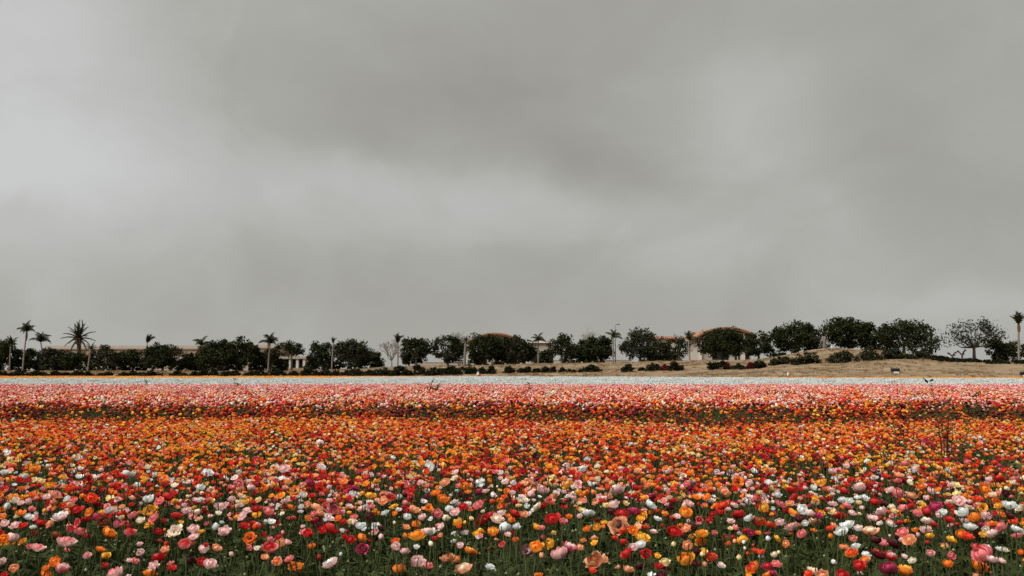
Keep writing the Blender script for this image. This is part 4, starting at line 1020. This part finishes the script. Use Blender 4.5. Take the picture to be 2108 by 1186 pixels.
# ------------------------------------------------------------------ masses: points that carry copies of a few plant meshes
SRC = {}
def source(me):
    if me.name not in SRC: SRC[me.name] = bpy.data.objects.new('source_' + me.name, me)
    return SRC[me.name]
def mass(name, pos, rot, scl, kind, meshes, label, cat, col_a=None, col_b=None):
    me = bpy.data.meshes.new(name)
    pos = np.asarray(pos, np.float32)
    me.vertices.add(len(pos)); me.vertices.foreach_set('co', pos.ravel())
    scl = np.asarray(scl, np.float32)
    if scl.ndim == 1: scl = np.repeat(scl[:, None], 3, 1)
    fattr(me, 'rot', np.asarray(rot, np.float32), 'FLOAT_VECTOR'); fattr(me, 'scl', scl, 'FLOAT_VECTOR'); fattr(me, 'kind_index', np.asarray(kind, np.int32), 'INT')
    if col_a is not None:
        one = np.ones((len(pos), 1), np.float32)
        fattr(me, 'col_a', np.hstack([col_a, one]), 'FLOAT_COLOR'); fattr(me, 'col_b', np.hstack([col_b, one]), 'FLOAT_COLOR')
    o = link(name, me)
    ng = bpy.data.node_groups.new(name, 'GeometryNodeTree')
    ng.interface.new_socket('Geometry', in_out='INPUT', socket_type='NodeSocketGeometry'); ng.interface.new_socket('Geometry', in_out='OUTPUT', socket_type='NodeSocketGeometry')
    N, L = ng.nodes.new, ng.links.new
    gi, go, jn = N('NodeGroupInput'), N('NodeGroupOutput'), N('GeometryNodeJoinGeometry')
    def named(n, t):
        a = N('GeometryNodeInputNamedAttribute'); a.data_type = t; a.inputs['Name'].default_value = n; return a.outputs['Attribute']
    ra, sa, ka = named('rot', 'FLOAT_VECTOR'), named('scl', 'FLOAT_VECTOR'), named('kind_index', 'INT')
    for k, m in enumerate(meshes):
        oi = N('GeometryNodeObjectInfo'); oi.inputs['Object'].default_value = source(m); oi.inputs['As Instance'].default_value = False
        cp = N('FunctionNodeCompare'); cp.data_type = 'INT'; cp.operation = 'EQUAL'
        ins = [s for s in cp.inputs if s.type == 'INT']; L(ka, ins[0]); ins[1].default_value = k
        ip = N('GeometryNodeInstanceOnPoints')
        L(gi.outputs[0], ip.inputs['Points']); L(cp.outputs[0], ip.inputs['Selection']); L(oi.outputs['Geometry'], ip.inputs['Instance'])
        L(ra, ip.inputs['Rotation']); L(sa, ip.inputs['Scale']); L(ip.outputs[0], jn.inputs[0])
    L(jn.outputs[0], go.inputs[0])
    md = o.modifiers.new('scatter', 'NODES'); md.node_group = ng
    return tag(o, label, cat, kind='stuff')

# loose blooms of the front and middle beds
FORMS = 'bcofu'
LOW = []; LOWI = {}
for f in FORMS:
    LOWI[f] = []
    for i in range(3):
        LOWI[f].append(len(LOW)); LOW.append(flower_mesh(f, 300 + i * 5 + ord(f), 3, 4, 1 if f in 'bf' else 0, name='bloom'))
ALLB = REST + MID
pos = [(q[0], q[1], q[2]) for q in ALLB]
rot = [Euler((q[7], q[8], 0)).to_matrix() @ Matrix.Rotation(q[9], 3, 'Z') for q in ALLB]
rot = [tuple(m.to_euler()) for m in rot]
ki = [LOWI[q[6]][int(rng.integers(3))] for q in ALLB]
jit = rng.uniform(.85, 1.1, (len(ALLB), 1))
ca = np.clip(np.array([PAL[q[4]] for q in ALLB]) * jit, 0, .86); cb = np.clip(np.array([PAL[q[5]] for q in ALLB]) * jit, 0, .86)
mass('front_flower_bed', pos, rot, [q[3] for q in ALLB], ki, LOW, 'dense bed of mixed red, orange, pink and white ranunculus blooms', 'flowers', ca, cb)

# clumps of small blooms for the farther beds: each clump holds many blooms of two colours
def clump(seed, n, spread, size, zr, nv=3, stalk=False):
    r = np.random.default_rng(seed); V, Fc, mf, rn = [], [], [], []
    for k in range(n):
        cx, cy = r.uniform(-spread, spread, 2); cz = r.uniform(*zr); s = size * r.uniform(.75, 1.2); c2 = float(r.random() < .5); q = r.random()
        tx, ty = r.normal(0, .35, 2)
        nn = 7
        prof = [(.28, -.30), (.50, -.06), (.47, .14), (.24, .30)]
        b0 = len(V); rag = r.uniform(.82, 1.15, (4, nn))
        for j, (rr, z) in enumerate(prof):
            for i in range(nn):
                a = 2 * math.pi * i / nn + q * 6
                x, y = rr * rag[j, i] * math.cos(a), rr * rag[j, i] * math.sin(a); zz = z * (.8 + .4 * rag[j, i] - .2)
                V.append((cx + s * (x + zz * ty), cy + s * (y + zz * tx), cz + s * (zz - x * ty - y * tx))); mf.append(c2); rn.append(r.random() * .5 + q * .5)
        for j in range(3):
            for i in range(nn):
                Fc.append((b0 + j * nn + i, b0 + j * nn + (i + 1) % nn, b0 + (j + 1) * nn + (i + 1) % nn, b0 + (j + 1) * nn + i))
        Fc.append(tuple(b0 + 3 * nn + i for i in range(nn)))
    me = bpy.data.meshes.new('bloom_clump'); me.from_pydata(V, [], Fc)
    fattr(me, 'mixf', mf); fattr(me, 'rnd', rn); me.materials.append(M_PETAL)
    return me
CLA = [clump(700 + i, 7, .20, .058, (.36, .50)) for i in range(5)]           # about 0.4 m wide
CLB = [clump(720 + i, 26, .50, .066, (.36, .47)) for i in range(5)]          # about 1 m wide
def bed(name, pts, pal, meshes, label, size=(.9, 1.15)):
    pts = np.array(pts); n = len(pts)
    pos = np.column_stack([pts, np.zeros(n)])
    rot = np.zeros((n, 3)); rot[:, 2] = rng.random(n) * 6.28
    A = np.array([PAL[pal(x, y)] for x, y in pts]) * rng.uniform(.85, 1.1, (n, 1)); B = np.array([PAL[pal(x, y)] for x, y in pts]) * rng.uniform(.85, 1.1, (n, 1))
    return mass(name, pos, rot, rng.uniform(*size, n), rng.integers(0, len(meshes), n), meshes, label, 'flowers', np.clip(A, 0, .86), np.clip(B, 0, .86))
def peach_edge(x): return 24.5 + 2.0 * fbm(x, 0, .1, 4.0) + .035 * x
def pink_edge(x): return 42.0 + 2.5 * fbm(x, 0, .08, 5.0)
def white_edge(x): return 53.5 - .06 * x * 0 - 3.5 * (x / 30.0) ** 2 * (.25 if x < 0 else .30) + 2.2 * fbm(x, 0, .3, 6.0) + 1.2 * fbm(x, 0, 1.3, 16.0)
def gold_edge(x, y):
    px = CX + F * x / y
    return float(np.interp(px, [-600, 0, 650, 850, 1000, 1450, 1700, 2108, 2700], [98, 98, 102, 120, 124, 110, 97, 93, 92]))
def field_end(x, y): return float(np.interp(CX + F * x / y, *FOOT)) - 1.0
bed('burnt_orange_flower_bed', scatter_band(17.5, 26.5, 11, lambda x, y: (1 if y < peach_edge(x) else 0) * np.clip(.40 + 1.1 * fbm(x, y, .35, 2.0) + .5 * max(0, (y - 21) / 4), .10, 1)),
    lambda x, y: pick(DARKP) if rng.random() > np.clip((y - 20.5) / 4.5, 0, .6) else pick(PEACHP), CLA, 'dark strip of burnt orange and maroon blooms with green gaps')
bed('pink_flower_bed', scatter_band(22.5, 57, 9, lambda x, y: (1 if peach_edge(x) <= y < white_edge(x) else 0) * np.clip(.9 + .6 * fbm(x, y, .25, 7.0), .3, 1)),
    lambda x, y: pick(PEACHP) if rng.random() > np.clip((y - pink_edge(x) + 8) / 14, 0, 1) else pick(PINKP), CLA, 'broad band of coral pink and peach blooms')
bed('white_flower_bed', scatter_band(46, 124, 1.7, lambda x, y: (1 if white_edge(x) <= y < min(gold_edge(x, y), field_end(x, y)) else 0) * np.clip(.95 + .3 * fbm(x, y, .2, 8.0), .4, 1)),
    lambda x, y: 'A', CLB, 'pale band of white blooms across the far field')
bed('gold_flower_bed', scatter_band(80, 131, 1.5, lambda x, y: (1 if gold_edge(x, y) <= y < field_end(x, y) else 0)),
    lambda x, y: pick(GOLDP), CLB, 'thin strip of golden orange blooms along the field edge')

# ------------------------------------------------------------------ green under the blooms
def green_clump(seed, nst, nlf, spread, h, wide=1.0, buds=True, seg=2):
    r = np.random.default_rng(seed); mb = MB(); rn = []
    def done(v): rn.extend([v] * (len(mb.v) - len(rn)))
    for k in range(nst):
        x, y = r.normal(0, spread, 2); hh = h * r.uniform(.65, 1.08); lx, ly = r.normal(0, .045, 2)
        mb.tube([(x, y, 0), (x + lx * .4, y + ly * .4, hh * .55), (x + lx, y + ly, hh)], [.0042 * wide, .0034 * wide, .0026 * wide], 3, 1); done(r.random())
        if buds and r.random() < .13:
            s = r.uniform(.006, .012); q = Vector((x + lx, y + ly, hh))
            vs = [q + Vector((s * a, s * b, s * c * 1.2)) for a, b, c in ((1, 0, 0), (0, 1, 0), (-1, 0, 0), (0, -1, 0), (0, 0, 1), (0, 0, -1))]
            mb.add(vs, [(0, 1, 4), (1, 2, 4), (2, 3, 4), (3, 0, 4), (1, 0, 5), (2, 1, 5), (3, 2, 5), (0, 3, 5)], 2); done(r.random())
    for k in range(nlf):
        a = r.random() * 6.28; x, y = r.normal(0, spread, 2); z0 = r.uniform(.02, .62) * h; L = r.uniform(.07, .17) * (1 + .5 * (wide - 1)); w = r.uniform(.004, .0105) * wide
        d = Vector((math.cos(a), math.sin(a), 0)); s = Vector((-d.y, d.x, 0)) ; el = r.uniform(.2, 1.35)
        b = Vector((x, y, z0)); p1 = b + d * L * .5 * math.cos(el) + Vector((0, 0, L * .55 * math.sin(el))); p2 = p1 + d * L * .55 + Vector((0, 0, L * .5 * (math.sin(el) - .75)))
        mb.add([b - s * w * .4, b + s * w * .4, p1 - s * w, p1 + s * w, p2], [(0, 2, 3, 1), (2, 4, 3)], 0); done(r.random())
        if seg > 1:                                     # side fingers of a divided leaf
            for sg in (-1, 1):
                t = p1 + (d * .6 + s * sg * .7).normalized() * L * .42 + Vector((0, 0, L * .08))
                q = b.lerp(p1, .75)
                mb.add([q - d * w * .7, q + d * w * .7, t], [(0, 1, 2)], 0); done(r.random())
    me = mb.mesh('green_clump', [M_FOL, M_STEM, M_BUD], False); fattr(me, 'rnd', rn); return me
GA = [green_clump(800 + i, 6, 60, .085, .40, 1.15) for i in range(5)]
GB = [green_clump(820 + i, 7, 30, .13, .38, 1.7, True, 1) for i in range(4)]
GC = [green_clump(840 + i, 8, 34, .34, .37, 3.4, False, 1) for i in range(4)]
pos, ki, sc_, rt = [], [], [], []
def greens(pts, lo, hi, k0, kn):
    for x, y in pts:
        pos.append((x, y, 0)); ki.append(k0 + int(rng.integers(kn))); s = rng.uniform(lo, hi); sc_.append((s, s, s * rng.uniform(.85, 1.08))); rt.append((rng.normal() * .07, rng.normal() * .07, rng.random() * 6.28))
greens(scatter_band(2.0, 9.5, 62, lambda x, y: 1), .85, 1.12, 0, 5)
greens(scatter_band(9.5, 26, 17, lambda x, y: 1), .85, 1.15, 5, 4)
greens(scatter_band(26, 60, 3.6, lambda x, y: 1), .85, 1.05, 9, 4)
greens(scatter_band(60, 131, .75, lambda x, y: 1 if y < field_end(x, y) else 0), .8, 1.0, 9, 4)
mass('field_greenery', pos, rt, sc_, ki, GA + GB + GC, 'dark green stems and divided leaves filling the field under the blooms', 'foliage')
# stems under the loose blooms of the near bed
ST3 = [stem_mesh('bloom_stem', .0038, b) for b in (.02, -.05)]
sp, sr, ss, sk = [], [], [], []
for q in REST + [m for m in MID if m[1] < 12]:
    top = Vector((q[0], q[1], q[2] - .3 * q[3])); ft = Vector((q[0] + rng.normal() * .04, q[1] + rng.normal() * .04, 0)); v = top - ft
    sp.append(ft); sr.append(tuple(v.to_track_quat('Z', 'Y').to_euler())); ss.append((1, 1, v.length)); sk.append(int(rng.integers(2)))
mass('flower_stems', sp, sr, ss, sk, ST3, 'thin green stems carrying the loose blooms of the front bed', 'stems')

# dry tufts on the bank
def tuft(seed):
    r = np.random.default_rng(seed); mb = MB()
    for k in range(16):
        x, y = r.normal(0, .22, 2); h = r.uniform(.10, .26); lx, ly = r.normal(0, .10, 2); w = .035
        mb.add([(x - w, y, 0), (x + w, y, 0), (x + lx, y + ly, h)], [(0, 1, 2)])
    me = mb.mesh('tuft', M_DRY); fattr(me, 'rnd', np.repeat(r.random(16), 3)); return me
M_DRY = leafy('dry_grass_blade', (0.12, 0.074, 0.033), (0.25, 0.17, 0.09), .15, .5)
TU = [tuft(i) for i in range(4)]
tp = []
for k in range(9000):
    px = rng.uniform(-250, 2360); Y = float(np.interp(px, *FOOT)) + 42 * rng.random() ** 1.2
    X = (px - CX) / F * Y
    if fbm(X, Y, .12, 12.0) < -.12 and rng.random() < .8: continue
    tp.append((X, Y, float(height(X, Y)) - .02))
n = len(tp)
mass('dry_grass', tp, np.column_stack([np.zeros(n), np.zeros(n), rng.random(n) * 6.28]), rng.uniform(.6, 1.25, n), rng.integers(0, 4, n), TU, 'short dry tan grass covering the bank and mounds', 'grass')

# ------------------------------------------------------------------ weeds standing above the blooms
def weed(px, ytop, Y, label, n=5, thin=1.0, leafiness=14, lean=0.0, seed=0, head=True):
    r = np.random.default_rng(seed + 50)
    X = at(px, ytop, Y).x - lean; H = at(px, ytop, Y).z
    root = empty('weed', (X, Y, 0))
    for k in range(n):
        hh = H * (1 if k == 0 else r.uniform(.45, .85)); lx = lean if k == 0 else r.normal() * .16 * H; ly = r.normal() * .05
        mb = MB(); mb.tube([(r.normal() * .02, 0, 0), (lx * .35, ly * .5, hh * .5), (lx, ly, hh)], [.0075 * thin, .006 * thin, .003 * thin], 5)
        me = mb.mesh('stalk', M_STEM, True); fattr(me, 'rnd', np.full(len(me.vertices), .25))
        s = link('stalk', me, root)
        lb = MB()
        for j in range(leafiness):
            t = r.uniform(.12, .97); p = Vector((lx * t, ly * t, hh * t)); a = r.random() * 6.28; L = r.uniform(.07, .17) * (1.2 - .7 * t) * (.6 + .4 * thin); w = .009 * thin
            d = Vector((math.cos(a), math.sin(a), r.uniform(.2, .9))).normalized(); sd_ = d.cross(Vector((0, 0, 1))).normalized()
            lb.add([p, p + d * L * .5 - sd_ * w, p + d * L - Vector((0, 0, .02)), p + d * L * .5 + sd_ * w], [(0, 1, 2, 3)])
        if head:
            for j in range(12):
                p = Vector((lx, ly, hh)) + Vector(r.normal(size=3)) * .025 * (.5 + thin * .5); a = r.random() * 6.28; d = Vector((math.cos(a), math.sin(a), r.uniform(-.3, .8))) * .035 * thin; sd_ = d.cross(Vector((0, 0, 1))) * .5
                lb.add([p, p + d - sd_, p + d * 1.8, p + d + sd_], [(0, 1, 2, 3)])
        me = lb.mesh('leaf', M_STEM); fattr(me, 'rnd', np.full(len(me.vertices), .3)); tag(link('foliage', me, s), kind='stuff')
    tag(root, label, 'weed', 'tall weeds among the flowers')
weed(1915, 788, 9.6, 'tallest green weed with branching head rising from the orange blooms', 5, 1.0, 14, -.12, 1)
weed(1960, 838, 10.6, 'leafy green weed beside the tallest weed', 5, .9, 14, .05, 2)
weed(1880, 852, 11.5, 'thin green weed among orange blooms next to the tallest weed', 5, 1.1, 16, .05, 9)
weed(2010, 815, 20, 'dark leafy weed at the edge of the peach blooms', 5, 1.8, 20, .05, 3)
weed(889, 785, 38, 'bushy dark weed standing in the pink band', 5, 2.4, 14, .1, 4)
weed(483, 783, 45, 'dark narrow weed where pink blooms meet the white band', 3, 2.4, 14, .02, 5)
weed(303, 786, 50, 'small dark weed at the lower edge of the white band', 3, 3.2, 18, .1, 6)
weed(1090, 792, 42, 'low leafy weed among coral pink blooms', 4, 2.6, 18, .05, 7)
weed(1670, 822, 24, 'weed sprouting from the peach blooms before the mound', 5, 1.8, 18, .05, 8)
weed(2090, 965, 6.2, 'slim bent stalk rising among pink and white blooms', 2, .9, 6, -.15, 10)
weed(1930, 1052, 5.2, 'two bare bent stalks beside a magenta wide-open bloom', 2, .8, 3, -.06, 11, False)
weed(905, 935, 8.2, 'thin green weed before the large red ball-shaped bloom', 3, 1.0, 14, .02, 12)
# dark specks in the white band
wp = scatter_band(50, 112, .16, lambda x, y: 1 if white_edge(x) < y < gold_edge(x, y) else 0)
n = len(wp)
GD = [green_clump(860 + i, 5, 26, .10, .56, 4.2, False, 1) for i in range(3)]
mass('white_bed_weeds', [(x, y, 0) for x, y in wp], np.column_stack([np.zeros(n), np.zeros(n), rng.random(n) * 6.28]), rng.uniform(.75, 1.05, n), rng.integers(0, 3, n), GD, 'scattered dark weeds poking out of the white blooms', 'weeds')
# arching strap-leaved plant
p = at(512, 1165, 4.35)
root = empty('strap_leaf_plant', (p.x, p.y, 0))
for k in range(11):
    a = k * 2.4; L = random.uniform(.24, .36); el = R(random.uniform(48, 78)); w = .011; mb = MB(); d = Vector((math.cos(a), math.sin(a), 0)); s = Vector((-d.y, d.x, 0)); q = Vector((0, 0, 0)); vs = []
    for j in range(7):
        ww = w * (1 - (j / 6) ** 2.2) + .0008; vs += [q - s * ww, q + s * ww]
        e_ = el - R(95) * (j / 6) ** 1.4; q = q + (d * math.cos(e_) + Vector((0, 0, math.sin(e_)))) * L / 4.6
    mb.add(vs, [(2 * j, 2 * j + 2, 2 * j + 3, 2 * j + 1) for j in range(6)])
    me = mb.mesh('leaf', M_STEM, True); fattr(me, 'rnd', np.full(len(vs), random.random())); link('leaf', me, root)
tag(root, 'clump of long arching strap leaves at the front among pink blooms', 'plant')
